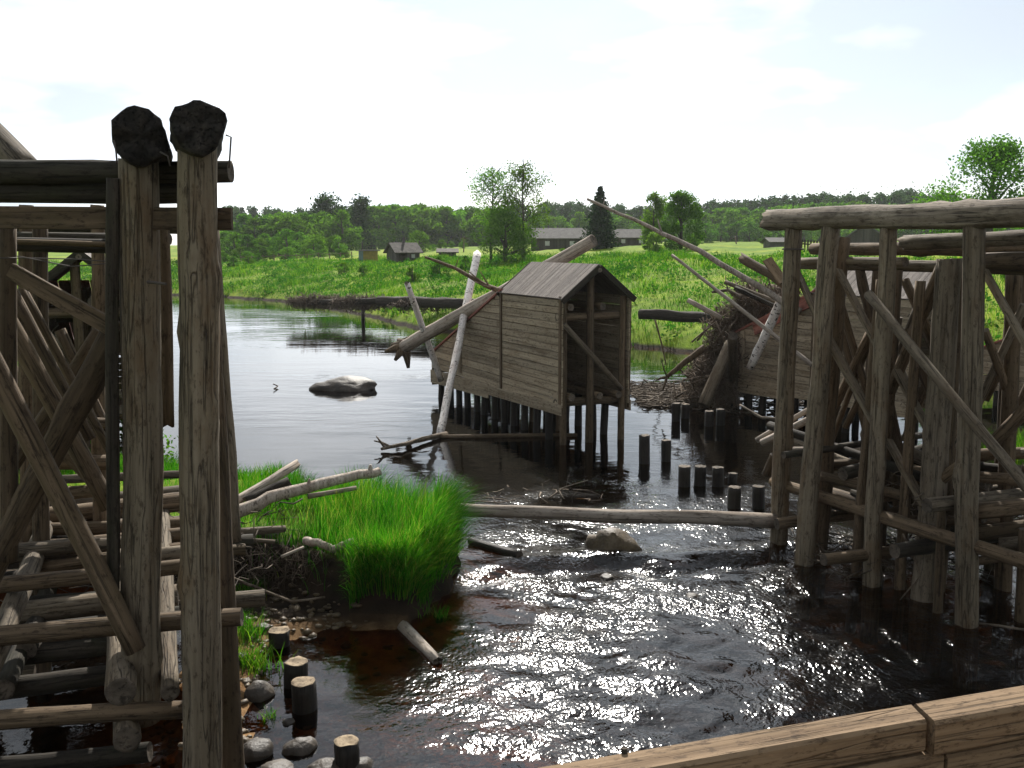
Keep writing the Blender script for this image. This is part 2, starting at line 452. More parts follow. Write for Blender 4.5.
def sdist(poly, X, Y):
    """distance to a polygon's edge, positive outside"""
    d = np.full(X.shape, 1e9); inside = np.zeros(X.shape, bool)
    n = len(poly)
    for i in range(n):
        ax, ay = poly[i]; bx, by = poly[(i + 1) % n]
        ex, ey = bx - ax, by - ay
        t = np.clip(((X - ax) * ex + (Y - ay) * ey) / (ex * ex + ey * ey), 0, 1)
        d = np.minimum(d, np.hypot(X - ax - t * ex, Y - ay - t * ey))
        c = ((ay > Y) != (by > Y)) & (X < ex * (Y - ay) / ((by - ay) if by != ay else 1e-9) + ax)
        inside ^= c
    return np.where(inside, -d, d)
_rng = np.random.default_rng(3)
_waves = [(_rng.uniform(0, 6.28), _rng.uniform(0, 6.28)) for _ in range(40)]
def wob(X, Y, wl, k, oct=4):
    z = np.zeros(X.shape)
    for o in range(oct):
        for q in range(3):
            a, ph = _waves[(k * 5 + o * 3 + q) % 40]
            f = 6.28 / (wl / 1.9 ** o)
            z += np.sin(f * (X * math.cos(a + q) + Y * math.sin(a + q)) + ph) / 1.8 ** o / 3
    return z
def ground(X, Y):
    X, Y = np.asarray(X, float), np.asarray(Y, float)
    sx, sy = X + .25 * wob(X, Y, 5, 1, 3), Y + .25 * wob(X, Y, 5, 3, 3)
    dr = sdist(RIVER, np.where(Y > 17, sx, X), np.where(Y > 17, sy, Y))
    d = np.maximum(dr, 0)
    crest = np.clip(2.1 + (X + 25) * .034, 1.7, 3.35)
    crest = np.where((X < 0) & (Y < 45), 1.6, crest)
    land = .45 * (1 - np.exp(-d / .2)) + crest * (1 - np.exp(-d / 12.0)) + .006 * np.clip(d - 30, 0, 260) + .16 * wob(X, Y, 8, 2) * np.clip(d / 5, 0, 1) * np.clip(1.6 - d / 60, .2, 1) + .35 * wob(X, Y, 60, 4, 2) * np.clip((d - 25) / 40, 0, 1)
    di = sdist(ISLET, X + .12 * wob(X, Y, 1.6, 5, 3), Y + .12 * wob(X, Y, 1.6, 6, 3))
    db = sdist(BAR, X + .1 * wob(X, Y, 1.1, 7, 3), Y + .1 * wob(X, Y, 1.1, 8, 3))
    ds = sdist(SHALLOW, X, Y)
    bed = -np.minimum(.06 + .30 * np.minimum(np.minimum(np.maximum(-dr, 0), np.maximum(di, 0) * .8), np.minimum(np.maximum(db, 0) * .9, np.maximum(ds, 0) + .35)), .95)
    bed += .02 * wob(X, Y, .9, 9, 3)
    z = np.where(dr > 0, np.maximum(land, .02), bed)
    isl = .55 * np.clip(-di / .22, 0, 1) ** .6 + .05 * wob(X, Y, 1.2, 2, 3) * np.clip(-di / .5, 0, 1) + .12 * np.clip((-di - .5), 0, 1)
    z = np.where((di < 0), np.maximum(z, isl), z)
    bar = .06 * np.clip(-db / .25, 0, 1) + .022 * wob(X, Y, .35, 4, 3)
    z = np.where((db < 0) & (di >= 0), np.maximum(z, bar), z)
    return z
def gz(x, y): return float(ground(np.array([x]), np.array([y]))[0])

def spaced(lo, a, b, hi, fine, growth):
    c = list(np.arange(a, b, fine)); s = fine
    while c[-1] < hi: s *= growth; c.append(c[-1] + s)
    s = fine
    while c[0] > lo: s *= growth; c.insert(0, c[0] - s)
    return np.array(c)
def grid_faces(nx, ny):
    i = np.arange(nx - 1)[None, :] + np.arange(ny - 1)[:, None] * nx
    return np.stack([i, i + 1, i + 1 + nx, i + nx], -1).reshape(-1, 4)
gx, gy = spaced(-900, -6, 2, 900, .09, 1.035), spaced(-60, 6, 14.5, 1500, .09, 1.03)
XX, YY = np.meshgrid(gx, gy)
ZZ = ground(XX, YY)
m_ground, N, L, b = new_mat('ground_grass_soil_and_bed')
tc = N.new('ShaderNodeTexCoord'); sep = N.new('ShaderNodeSeparateXYZ'); L.new(tc.outputs['Object'], sep.inputs[0])
na = node(N, 'ShaderNodeTexNoise', Scale=.09, Detail=10.0, Roughness=.7); L.new(tc.outputs['Object'], na.inputs['Vector'])
nb = node(N, 'ShaderNodeTexNoise', Scale=1.3, Detail=9.0, Roughness=.75); L.new(tc.outputs['Object'], nb.inputs['Vector'])
ra = ramp(N, [(.35, (.10, .19, .014)), (.5, (.17, .255, .018)), (.66, (.26, .295, .024))]); L.new(na.outputs['Fac'], ra.inputs['Fac'])
rb = ramp(N, [(.35, (.45, .5, .4)), (.62, (1.15, 1.1, 1.0))]); L.new(nb.outputs['Fac'], rb.inputs['Fac'])
green = mix(N, L, 1.0, ra.outputs['Color'], rb.outputs['Color'], 'MULTIPLY')
nc = node(N, 'ShaderNodeTexNoise', Scale=6.0, Detail=8.0, Roughness=.7); L.new(tc.outputs['Object'], nc.inputs['Vector'])
rc = ramp(N, [(.35, (.12, .062, .026)), (.55, (.25, .15, .07)), (.72, (.34, .23, .12))]); L.new(nc.outputs['Fac'], rc.inputs['Fac'])
rd = ramp(N, [(.4, (.012, .010, .008)), (.7, (.026, .02, .015))]); L.new(nc.outputs['Fac'], rd.inputs['Fac'])
mz = node(N, 'ShaderNodeMapRange'); L.new(sep.outputs['Z'], mz.inputs['Value'])      # deep silt also darkened for light the water absorbs, sand in the shallows
mz.inputs['From Min'].default_value = -.36; mz.inputs['From Max'].default_value = -.13
soil = mix(N, L, mz.outputs[0], rd.outputs['Color'], rc.outputs['Color'])
ne = node(N, 'ShaderNodeTexNoise', Scale=3.0, Detail=6.0); L.new(tc.outputs['Object'], ne.inputs['Vector'])
mud_shade = ramp(N, [(.35, (.014, .010, .007)), (.65, (.04, .028, .018))]); L.new(ne.outputs['Fac'], mud_shade.inputs['Fac'])  # dark mud, with the islet bank's shadow put into its colour
mg = node(N, 'ShaderNodeMapRange'); L.new(sep.outputs['Z'], mg.inputs['Value']); mg.inputs['From Min'].default_value = .05; mg.inputs['From Max'].default_value = .10
near = node(N, 'ShaderNodeMapRange'); L.new(sep.outputs['Y'], near.inputs['Value']); near.inputs['From Min'].default_value = 11.6; near.inputs['From Max'].default_value = 13
sandend = node(N, 'ShaderNodeMapRange'); L.new(sep.outputs['Y'], sandend.inputs['Value']); sandend.inputs['From Min'].default_value = 9.7; sandend.inputs['From Max'].default_value = 10.3
above = node(N, 'ShaderNodeMapRange'); L.new(sep.outputs['Z'], above.inputs['Value']); above.inputs['From Min'].default_value = -.06; above.inputs['From Max'].default_value = .01
sm = node(N, 'ShaderNodeMath', operation='MULTIPLY'); L.new(sandend.outputs[0], sm.inputs[0]); L.new(above.outputs[0], sm.inputs[1])
mmx = node(N, 'ShaderNodeMath', operation='MAXIMUM'); L.new(mg.outputs[0], mmx.inputs[0]); L.new(sm.outputs[0], mmx.inputs[1])   # the sandbar lies only at the near shore
soil2 = mix(N, L, mmx.outputs[0], soil, mud_shade.outputs['Color'])
mg2 = node(N, 'ShaderNodeMapRange'); zsh = node(N, 'ShaderNodeMath', operation='MULTIPLY_ADD'); L.new(near.outputs[0], zsh.inputs[0]); zsh.inputs[1].default_value = .46; L.new(sep.outputs['Z'], zsh.inputs[2])
L.new(zsh.outputs[0], mg2.inputs['Value']); mg2.inputs['From Min'].default_value = .54; mg2.inputs['From Max'].default_value = .64
col = mix(N, L, mg2.outputs[0], soil2, green)
L.new(col, b.inputs['Base Color']); b.inputs['Roughness'].default_value = .95; b.inputs['Specular IOR Level'].default_value = .1
bp = node(N, 'ShaderNodeBump', Strength=.6, Distance=.15); L.new(nb.outputs['Fac'], bp.inputs['Height']); L.new(bp.outputs[0], b.inputs['Normal'])
g_o = link('ground', mesh_np('ground', np.stack([XX, YY, ZZ], -1).reshape(-1, 3), grid_faces(len(gx), len(gy)), True), m_ground)
tag(g_o, kind='structure')

# water -----------------------------------------------------------------
wx, wy = spaced(-270, -4, 9, 60, .06, 1.05), spaced(-45, 6, 16, 112, .06, 1.05)
XX, YY = np.meshgrid(wx, wy)
def weir(X, Y):
    """height of the low hump where the stream slides over the sill, and how broken the water is"""
    yl = 12.15 + .16 * (X + .5) + .15 * np.sin(X * 2.1) + .07 * np.sin(X * 5.3 + 1)
    f = np.clip((X + .9) / .6, 0, 1) * np.clip((6.5 - X) / 1.5, 0, 1)
    hump = .05 * np.exp(-((Y - yl) / .28) ** 2) - .055 * np.exp(-((Y - yl + .42) / .2) ** 2)
    return hump * f
def chop(X, Y):
    a = np.clip((14.6 - Y) / 2.5, 0, 1) * np.clip((X + 1.4) / 1.6, 0.12, 1)
    return a
ZZ = weir(XX, YY)
am = chop(XX, YY)
ZZ = ZZ + am * (.012 * wob(XX, YY, 1.3, 2, 3) + .016 * wob(XX + .3 * wob(XX, YY, .9, 4, 2), YY, .55, 6, 3))
ZZ = ZZ + .0015 * wob(XX, YY, 1.7, 1, 2)
m_water, N, L, b = new_mat('river_water')
out = N['Material Output']; N.remove(b)
tc = N.new('ShaderNodeTexCoord'); sep = N.new('ShaderNodeSeparateXYZ'); L.new(tc.outputs['Object'], sep.inputs[0])
def mrange(val, a0, a1, b0, b1):
    m = node(N, 'ShaderNodeMapRange'); L.new(val, m.inputs['Value'])
    for k, v in (('From Min', a0), ('From Max', a1), ('To Min', b0), ('To Max', b1)): m.inputs[k].default_value = v
    return m.outputs[0]
def math_(op, a, b_):
    m = node(N, 'ShaderNodeMath', operation=op)
    for i, v in enumerate((a, b_)):
        if isinstance(v, bpy.types.NodeSocket): L.new(v, m.inputs[i])
        else: m.inputs[i].default_value = v
    return m.outputs[0]
fast = math_('MULTIPLY', mrange(sep.outputs['Y'], 18.5, 13.5, 0, 1), mrange(sep.outputs['X'], -1.7, .1, .12, 1))
patch = node(N, 'ShaderNodeTexNoise', Scale=.8, Detail=3.0); L.new(tc.outputs['Object'], patch.inputs['Vector'])
fast = math_('MULTIPLY', fast, mrange(patch.outputs['Fac'], .38, .62, .22, 1.15))
fast = math_('MULTIPLY', fast, mrange(sep.outputs['Y'], 7.0, 10.5, .5, 1))
mpw = N.new('ShaderNodeMapping'); mpw.inputs['Scale'].default_value = (1.3, .95, 1); mpw.inputs['Rotation'].default_value = (0, 0, R(-23)); L.new(tc.outputs['Object'], mpw.inputs['Vector'])
w1 = node(N, 'ShaderNodeTexNoise', Scale=4.4, Detail=2.5, Roughness=.5, Distortion=.6); L.new(mpw.outputs[0], w1.inputs['Vector'])
w2 = node(N, 'ShaderNodeTexNoise', Scale=18.0, Detail=1.5, Roughness=.5); L.new(mpw.outputs[0], w2.inputs['Vector'])
mpc = N.new('ShaderNodeMapping'); mpc.inputs['Scale'].default_value = (.5, 1.3, 1); L.new(tc.outputs['Object'], mpc.inputs['Vector'])
w3 = node(N, 'ShaderNodeTexNoise', Scale=1.1, Detail=4.0, Roughness=.55); L.new(mpc.outputs[0], w3.inputs['Vector'])
calm = node(N, 'ShaderNodeTexNoise', Scale=.12, Detail=3.0); L.new(mpc.outputs[0], calm.inputs['Vector'])
h1 = math_('MULTIPLY', math_('MULTIPLY', w1.outputs['Fac'], .036), fast)
h2 = math_('MULTIPLY', math_('MULTIPLY', w2.outputs['Fac'], .020), fast)
h3 = math_('MULTIPLY', w3.outputs['Fac'], mrange(calm.outputs['Fac'], .42, .6, .004, .022))
hh = math_('ADD', math_('ADD', h1, h2), h3)
bp = node(N, 'ShaderNodeBump', Strength=1.0, Distance=1.0); L.new(hh, bp.inputs['Height'])
gl = N.new('ShaderNodeBsdfGlossy'); L.new(mrange(fast, 0, .6, .025, .14), gl.inputs['Roughness']); gl.inputs['Color'].default_value = (1, 1, 1, 1); L.new(bp.outputs[0], gl.inputs['Normal'])
tr = N.new('ShaderNodeBsdfTransparent'); tr.inputs['Color'].default_value = (.50, .30, .13, 1)
fr = N.new('ShaderNodeFresnel'); fr.inputs['IOR'].default_value = 1.333; L.new(bp.outputs[0], fr.inputs['Normal'])
ms = N.new('ShaderNodeMixShader'); L.new(fr.outputs[0], ms.inputs[0]); L.new(tr.outputs[0], ms.inputs[1]); L.new(gl.outputs[0], ms.inputs[2])
L.new(ms.outputs[0], out.inputs['Surface'])
w_o = link('river_water', mesh_np('river_water', np.stack([XX, YY, ZZ], -1).reshape(-1, 3), grid_faces(len(wx), len(wy)), True), m_water)
tag(w_o, kind='structure')

# ------------------------------------------------------------------ grass
def blades(name, X, Y, Z, H, W, lean, mat, seed, seg=3, out=None, kind='stuff'):
    rng = np.random.default_rng(seed)
    n = len(X)
    a = rng.uniform(0, 2 * np.pi, n)
    dx, dy = np.cos(a) * lean * rng.uniform(.3, 1.3, n), np.sin(a) * lean * rng.uniform(.3, 1.3, n)
    if out is not None: dx, dy = dx + out[0], dy + out[1]
    b = rng.uniform(0, 2 * np.pi, n)
    wxv, wyv = np.cos(b) * W * .5, np.sin(b) * W * .5
    V = []
    for k in range(seg):
        t = k / seg
        w = 1 - t * .75
        c = np.stack([X + dx * H * t * t, Y + dy * H * t * t, Z - .03 + H * t * (1 - .25 * np.hypot(dx, dy) * t)], -1)
        o = np.stack([wxv * w, wyv * w, np.zeros(n)], -1)
        V += [c - o, c + o]
    tip = np.stack([X + dx * H, Y + dy * H, Z - .03 + H * (1 - .35 * np.hypot(dx, dy))], -1)
    o = np.stack([wxv, wyv, np.zeros(n)], -1) * .08
    V += [tip - o, tip + o]
    V = np.stack(V, 1).reshape(-1, 3)
    base = (np.arange(n) * (2 * seg + 2))[:, None]
    F = np.concatenate([np.stack([base + 2*k, base + 2*k + 1, base + 2*k + 3, base + 2*k + 2], -1) for k in range(seg)], 1).reshape(-1, 4)
    return link(name, mesh_np(name, V, F), mat)
rng = np.random.default_rng(11)
X, Y = rng.uniform(-9.3, -.3, 90000), rng.uniform(10.3, 16.6, 90000)
d = sdist(ISLET, X + .12 * wob(X, Y, 1.6, 5, 3), Y + .12 * wob(X, Y, 1.6, 6, 3))
k = (d < -.03) & ((X > -3.7) | (Y > 14.2) | (rng.uniform(0, 1, len(X)) < .12))
# bare trampled spot under the drift logs
k &= ~((np.hypot((X + 3.3) / 1.1, (Y - 11.9) / .55) < 1) & (rng.uniform(0, 1, len(X)) < .8))
X, Y, d = X[k], Y[k], d[k]
e = .05
ox = (sdist(ISLET, X + e, Y) - sdist(ISLET, X - e, Y)) / (2 * e); oy = (sdist(ISLET, X, Y + e) - sdist(ISLET, X, Y - e)) / (2 * e)
f = np.clip(1 + d / .5, 0, 1) * 1.05
bare = (X < -1.75) & (oy < -.2) & (d > -.3) & (Y < 12.0)
f = np.where((X < -1.75) & (Y < 12.0), f * .35, f)
k = ~bare | (rng.uniform(0, 1, len(X)) < .05)
X, Y, d, ox, oy, f = X[k], Y[k], d[k], ox[k], oy[k], f[k]
H = rng.uniform(.25, .62, len(X)) * (.8 + .3 * wob(X, Y, 1.5, 3, 2)) * np.where(X < -2.3, .62, 1.12)
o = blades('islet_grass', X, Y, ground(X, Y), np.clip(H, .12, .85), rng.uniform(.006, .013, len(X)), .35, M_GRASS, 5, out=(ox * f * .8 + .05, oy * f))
tag(o, 'lush long green grass covering the small islet beside the log trestle', 'grass', kind='stuff')
rng = np.random.default_rng(19)
n_ = 4200
t_ = rng.uniform(0, 1, n_)
rim = np.array([(-.72, 12.5), (-.68, 12.2), (-.8, 11.1), (-1.15, 10.25), (-1.75, 10.3)])
seg_ = np.minimum((t_ * 4).astype(int), 3); fr_ = (t_ * 4 - seg_)[:, None]
pt = rim[seg_] * (1 - fr_) + rim[seg_ + 1] * fr_
ctr_ = np.array([-1.5, 12.0]); dv = ctr_ - pt; dv /= np.linalg.norm(dv, axis=1, keepdims=True)
pt = pt + dv * rng.uniform(.02, .32, (n_, 1))
o = blades('drooping_grass', pt[:, 0], pt[:, 1], ground(pt[:, 0], pt[:, 1]), rng.uniform(.35, .75, n_), rng.uniform(.006, .012, n_), .3, M_GRASS, 8, out=(-dv[:, 0] * rng.uniform(.1, .75, n_), -dv[:, 1] * rng.uniform(.2, 1.0, n_)))
tag(o, 'long grass drooping over the islet tip towards the water', 'grass', kind='stuff')
# bank grass on both shores
def bank_grass(name, x0, x1, y0, y1, n, hmin, hmax, w, label, dmax, seed, mat=M_BANKGRASS):
    rng = np.random.default_rng(seed)
    X, Y = rng.uniform(x0, x1, n), rng.uniform(y0, y1, n)
    d = sdist(RIVER, X, Y)
    k = (d > .0) & (d < dmax) & (np.abs(X) < Y * .62 + 3)
    X, Y = X[k], Y[k]
    Z = ground(X, Y)
    k = Z > .03
    X, Y, Z = X[k], Y[k], Z[k]
    s = np.clip(Y / 45, .55, 1.6)
    H = rng.uniform(hmin, hmax, len(X)) * (.45 + 1.0 * np.clip(wob(X, Y, 6, 3, 4) + .35, 0, 1.3))
    o = blades(name, X, Y, Z, H, w * s * rng.uniform(.6, 1.4, len(X)), .5, mat, seed, seg=2)
    return tag(o, label, 'grass', kind='stuff')
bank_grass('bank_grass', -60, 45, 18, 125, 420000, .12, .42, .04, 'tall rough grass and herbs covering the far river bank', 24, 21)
bank_grass('near_bank_grass', -20, -6.5, 6, 50, 60000, .25, .6, .03, 'tall grass along the shaded bank behind the left trestle', 12, 22)


# ------------------------------------------------------------------ trees
def leaf_quads(C, S, rng, up=.0):
    n = len(C)
    a = rng.normal(size=(n, 3)); a[:, 2] += up; a /= np.linalg.norm(a, axis=1, keepdims=True)
    b = rng.normal(size=(n, 3)); b = np.cross(a, b); b /= np.linalg.norm(b, axis=1, keepdims=True)
    c = np.cross(a, b)
    S = S[:, None]
    V = np.stack([C - b * S * .5, C - c * S * .28, C + b * S * .5, C + c * S * .28], 1).reshape(-1, 3)
    return V, np.arange(4 * n).reshape(-1, 4)
rng = np.random.default_rng(77)
cx_, cy_ = rng.uniform(-45, 42, 6500), rng.uniform(20, 105, 6500)
dd_ = sdist(RIVER, cx_, cy_)
kk = (dd_ > .2) & (dd_ < 21) & (np.abs(cx_) < cy_ * .6 + 2) & (wob(cx_, cy_, 11, 6, 3) > -.25)
kk &= (cx_ > -20) | (cy_ > 60)
cx_, cy_ = cx_[kk], cy_[kk]
q_ = 38
rad_ = np.repeat(rng.uniform(.3, .85, len(cx_)), q_); hh_ = np.repeat(rng.uniform(.2, .62, len(cx_)), q_)
a_ = rng.uniform(0, 6.28, len(rad_)); r_ = np.sqrt(rng.uniform(0, 1, len(rad_)))
px_, py_ = np.repeat(cx_, q_) + rad_ * r_ * np.cos(a_), np.repeat(cy_, q_) + rad_ * r_ * np.sin(a_)
pz_ = ground(px_, py_) + hh_ * (1 - r_ ** 2) * rng.uniform(.5, 1.05, len(r_))
Vh, Fh = leaf_quads(np.stack([px_, py_, pz_], -1), rng.uniform(.08, .22, len(r_)), rng, 1.2)
tag(link('bank_herbs', mesh_np('bank_herbs', Vh, Fh), M_HERB), 'lumpy patches of broad-leaved herbs on the far bank slope', 'herbs', kind='stuff')
def broadleaf_mesh(seed, h, w, n, leaf, low=.12, clumps=26, gap=.55, flat=1.0):
    """leaves in uneven clumps round an egg-shaped crown; returns crown, trunk mesh data"""
    rng = np.random.default_rng(seed)
    C, S = [], []
    V, F = [], []
    top = h * .9
    tube([(0, 0, -.3), (.02 * h * rng.normal(), .02 * h * rng.normal(), h * .35), (.03 * h * rng.normal(), .03 * h * rng.normal(), top)], [w * .045 + .03, w * .032 + .02, .02], 7, V, F)
    per = n // clumps
    for k in range(clumps):
        t = rng.uniform(0, 1)
        z = h * (low + (1 - low) * t)
        prof = math.sin(math.pi * min(1, (.16 + .84 * t) ** .75)) ** .6 if t < .97 else .2
        a = rng.uniform(0, 6.28); rr = w * .5 * prof * math.sqrt(rng.uniform(.15, 1))
        cx, cy = rr * math.cos(a), rr * math.sin(a)
        cr = w * rng.uniform(.13, .24)
        p = rng.normal(size=(per, 3)); p /= np.linalg.norm(p, axis=1, keepdims=True)
        p *= (rng.uniform(gap, 1.05, (per, 1)) * cr)
        p[:, 2] *= .75 * flat
        C.append(p + np.array([cx, cy, min(z, h - cr * .5)])); S.append(leaf * rng.uniform(.6, 1.4, per))
        if rr > w * .12 and k % 2 == 0:
            zz = max(h * .12, z - rr * .9)
            tube([(0, 0, zz), (cx * .5, cy * .5, zz + (z - zz) * .6), (cx, cy, z)], [w * .014 + .01, w * .009 + .008, .006], 5, V, F)
    Vc, Fc = leaf_quads(np.concatenate(C), np.concatenate(S), rng, .6)
    return mesh_np('crown', Vc, Fc), mesh('trunk', V, F, True)
def birch_mesh(seed, h, w, n, leaf, lean=0.0, low=.25):
    rng = np.random.default_rng(seed)
    V, F, C, S = [], [], [], []
    tube([(0, 0, -.3), (lean * h * .3, 0, h * .4), (lean * h * .8, .02 * h, h * .75), (lean * h, 0, h * .99)], [h * .016, h * .012, h * .007, .008], 7, V, F)
    nb = 30
    per = n // nb
    for k in range(nb):
        t = low + (1 - low) * (k + rng.uniform(0, 1)) / nb
        z0 = h * t
        a = rng.uniform(0, 6.28)
        ln = w * .5 * (.35 + .75 * math.sin(math.pi * min(.98, (t - low) / (1 - low) * .8 + .16))) * rng.uniform(.6, 1.15)
        x0 = lean * h * t
        tipx, tipy, tipz = x0 + ln * math.cos(a), ln * math.sin(a), z0 + ln * rng.uniform(.25, .75)
        tube([(x0, 0, z0 - ln * .2), ((x0 + tipx) / 2, tipy / 2, z0 + (tipz - z0) * .7), (tipx, tipy, min(tipz, h))], [h * .005, h * .003, .006], 4, V, F)
        q = rng.uniform(.25, 1.05, (per, 1))
        p = np.array([x0, 0, z0 - ln * .2]) * (1 - q) + np.array([tipx, tipy, min(tipz, h)]) * q
        p = p + rng.normal(size=(per, 3)) * np.array([1, 1, .9]) * w * .055
        p[:, 2] -= np.abs(rng.normal(size=per)) * w * .10          # drooping twigs
        C.append(p); S.append(leaf * rng.uniform(.6, 1.4, per))
    Vc, Fc = leaf_quads(np.concatenate(C), np.concatenate(S), rng)
    return mesh_np('crown', Vc, Fc), mesh('trunk', V, F, True)
def spruce_mesh(seed, h, w, tiers, per, leaf):
    rng = np.random.default_rng(seed)
    V, F = [], []
    tube([(0, 0, -.3), (0, 0, h * .5), (0, 0, h)], [h * .018 + .02, h * .011, .01], 6, V, F)
    C, S = [], []
    for k in range(tiers):
        t = .04 + .96 * k / tiers
        z = h * t
        r = w * .5 * (1 - t) ** .85 * rng.uniform(.8, 1.12) + .02 * h
        nb = max(5, int(13 * (1 - t) + 4))
        for q in range(nb):
            a = 6.28 * (q + rng.uniform(0, 1)) / nb
            rr = r * rng.uniform(.75, 1.1)
            f = rng.uniform(.1, 1, per)
            p = np.stack([rr * f * math.cos(a), rr * f * math.sin(a), z - rr * .30 * f + rr * .14 * f * f * 2 + rng.normal(size=per) * .015 * h], -1)
            p[:, :2] += rng.normal(size=(per, 2)) * rr * .09
            C.append(p); S.append(leaf * rng.uniform(.6, 1.3, per))
    Vc, Fc = leaf_quads(np.concatenate(C), np.concatenate(S), rng, .8)
    return mesh_np('crown', Vc, Fc), mesh('trunk', V, F, True)
def pine_mesh(seed, h, w, n, leaf):
    rng = np.random.default_rng(seed)
    V, F, C, S = [], [], [], []
    tube([(0, 0, -.3), (.01 * h, 0, h * .5), (0, 0, h * .97)], [h * .018, h * .013, .02], 6, V, F)
    clumps = 30; per = n // clumps
    for k in range(clumps):
        t = .22 + .78 * (k + rng.uniform(0, 1)) / clumps
        z = h * t
        rr = w * .5 * (1.08 - t) ** .55 * math.sqrt(rng.uniform(.05, 1)) * (.75 if t < .35 else 1)
        a = rng.uniform(0, 6.28)
        cr = w * rng.uniform(.16, .26)
        p = rng.normal(size=(per, 3)) * .5 * cr; p[:, 2] *= .85
        c = np.array([rr * math.cos(a), rr * math.sin(a), min(z, h - cr * .4)])
        C.append(p + c); S.append(leaf * rng.uniform(.6, 1.3, per))
        tube([(0, 0, z - rr * .3), tuple(c)], [h * .006, .02], 4, V, F)
    Vc, Fc = leaf_quads(np.concatenate(C), np.concatenate(S), rng, .8)
    return mesh_np('crown', Vc, Fc), mesh('trunk', V, F, True)
def tree(name, data, loc, sc, label, cat, leaf_mat, group=None, rz=None, trunk_mat=None):
    o = empty(name, loc, random.uniform(0, 6.28) if rz is None else rz)
    o.scale = sc if isinstance(sc, tuple) else (sc,) * 3
    link('crown', data[0], leaf_mat, o); link('trunk', data[1], trunk_mat or M_BARK, o)
    return tag(o, label, cat, group)
def at_tree(px, Y):                    # ground spot at this bearing and range
    x = (px - 512) / FPX * Y
    return Vector((x, Y, gz(x, Y)))
# trees that stand out
def top_h(px, ytop, Y):
    p = at_tree(px, Y)
    return p, P(px, ytop, Y).z - p.z
p, h = top_h(491, 168, 82)
tree('birch_tree', birch_mesh(31, h, h * .56, 3600, .17, .03, .4), p, 1, 'tall thin-crowned birch left of the pair above the hut roof', 'tree', M_BIRCHLEAF, rz=0)
p, h = top_h(523, 163, 80)
tree('birch_tree', birch_mesh(32, h, h * .5, 4600, .17, .02, .2), p, 1, 'taller fuller birch of the pair rising above the plank hut', 'tree', M_BIRCHLEAF, rz=1)
p, h = top_h(505, 208, 79)
tree('willow_tree', broadleaf_mesh(33, h, h * .95, 6000, .18, .12, 30), p, 1, 'broad low willow at the foot of the two birches', 'tree', M_BIRCHLEAF, rz=0)
p, h = top_h(599, 186, 96)
tree('spruce_tree', spruce_mesh(34, h, h * .72, 26, 22, .3), p, 1, 'single dark spruce in front of the long grey barn', 'tree', M_SPRUCE)
p, h = top_h(652, 193, 88)
tree('birch_tree', birch_mesh(35, h, h * .5, 5500, .16, 0, .12), p, 1, 'airy birch to the right of the spruce', 'tree', M_BIRCHLEAF)
p, h = top_h(679, 192, 86)
tree('broadleaf_tree', broadleaf_mesh(36, h, h * .72, 9000, .2, .04, 40), p, 1, 'dense rounded broadleaf tree right of the barn end', 'tree', M_LEAF)
p, h = top_h(655, 232, 72)
tree('leafy_bush', broadleaf_mesh(37, h, h * 1.0, 2200, .18, .03, 18), p, 1, 'bright green bush below the barn end by the driftwood pole', 'bush', M_LEAFPALE)
p, h = top_h(985, 138, 62)
tree('broadleaf_tree', broadleaf_mesh(38, h, h * .95, 10500, .2, .12, 38, .2), p, 1, 'tall airy poplar above the right trestle at the picture edge', 'tree', M_LEAF)
p, h = top_h(1040, 180, 66)
tree('leafy_bush', broadleaf_mesh(39, h, h * .9, 3000, .24, .05, 22), p, 1, 'bush beside the tall poplar at the right edge', 'bush', M_LEAF)
p, h = top_h(331, 197, 178)
tree('pine_tree', pine_mesh(40, h, h * .85, 3200, .6), p, 1, 'big broad dark pine standing above the left thicket', 'tree', M_NEEDLE)
p, h = top_h(364, 199, 180)
tree('pine_tree', pine_mesh(41, h, h * .55, 2600, .6), p, 1, 'tall narrow dark conifer right of the broad pine', 'tree', M_NEEDLE)
# the forest on the skyline
BR = [broadleaf_mesh(50 + i, 8, (6.4, 7.2, 5.6, 8)[i], 2200, .55, .02, 28) for i in range(4)]
PN = [pine_mesh(60 + i, 10, (5.2, 4.4, 6)[i], 1300, .7) for i in range(3)]
SPR = [spruce_mesh(70 + i, 10, (3.8, 4.6)[i], 15, 7, .6) for i in range(2)]
rnd = random.Random(5)
ORD = 'first second third fourth fifth sixth seventh eighth ninth tenth eleventh twelfth thirteenth fourteenth fifteenth sixteenth seventeenth eighteenth nineteenth'.split()
def ordinal(i):
    if i < 19: return ORD[i]
    t, u = divmod(i + 1, 10)
    return ('twentieth', 'thirtieth', 'fortieth')[t - 2] if u == 0 else ('twenty', 'thirty', 'forty')[t - 2] + '-' + ORD[u - 1]
sky_prof = [(150, 213), (250, 210), (300, 214), (345, 211), (380, 212), (430, 213), (470, 214), (520, 208), (560, 207), (620, 210), (700, 208), (745, 203), (800, 200), (850, 199), (900, 195), (940, 200), (1000, 204), (1080, 206)]
def prof(px):
    for (a, ya), (b, yb) in zip(sky_prof, sky_prof[1:]):
        if a <= px <= b: return ya + (yb - ya) * (px - a) / (b - a)
    return 206
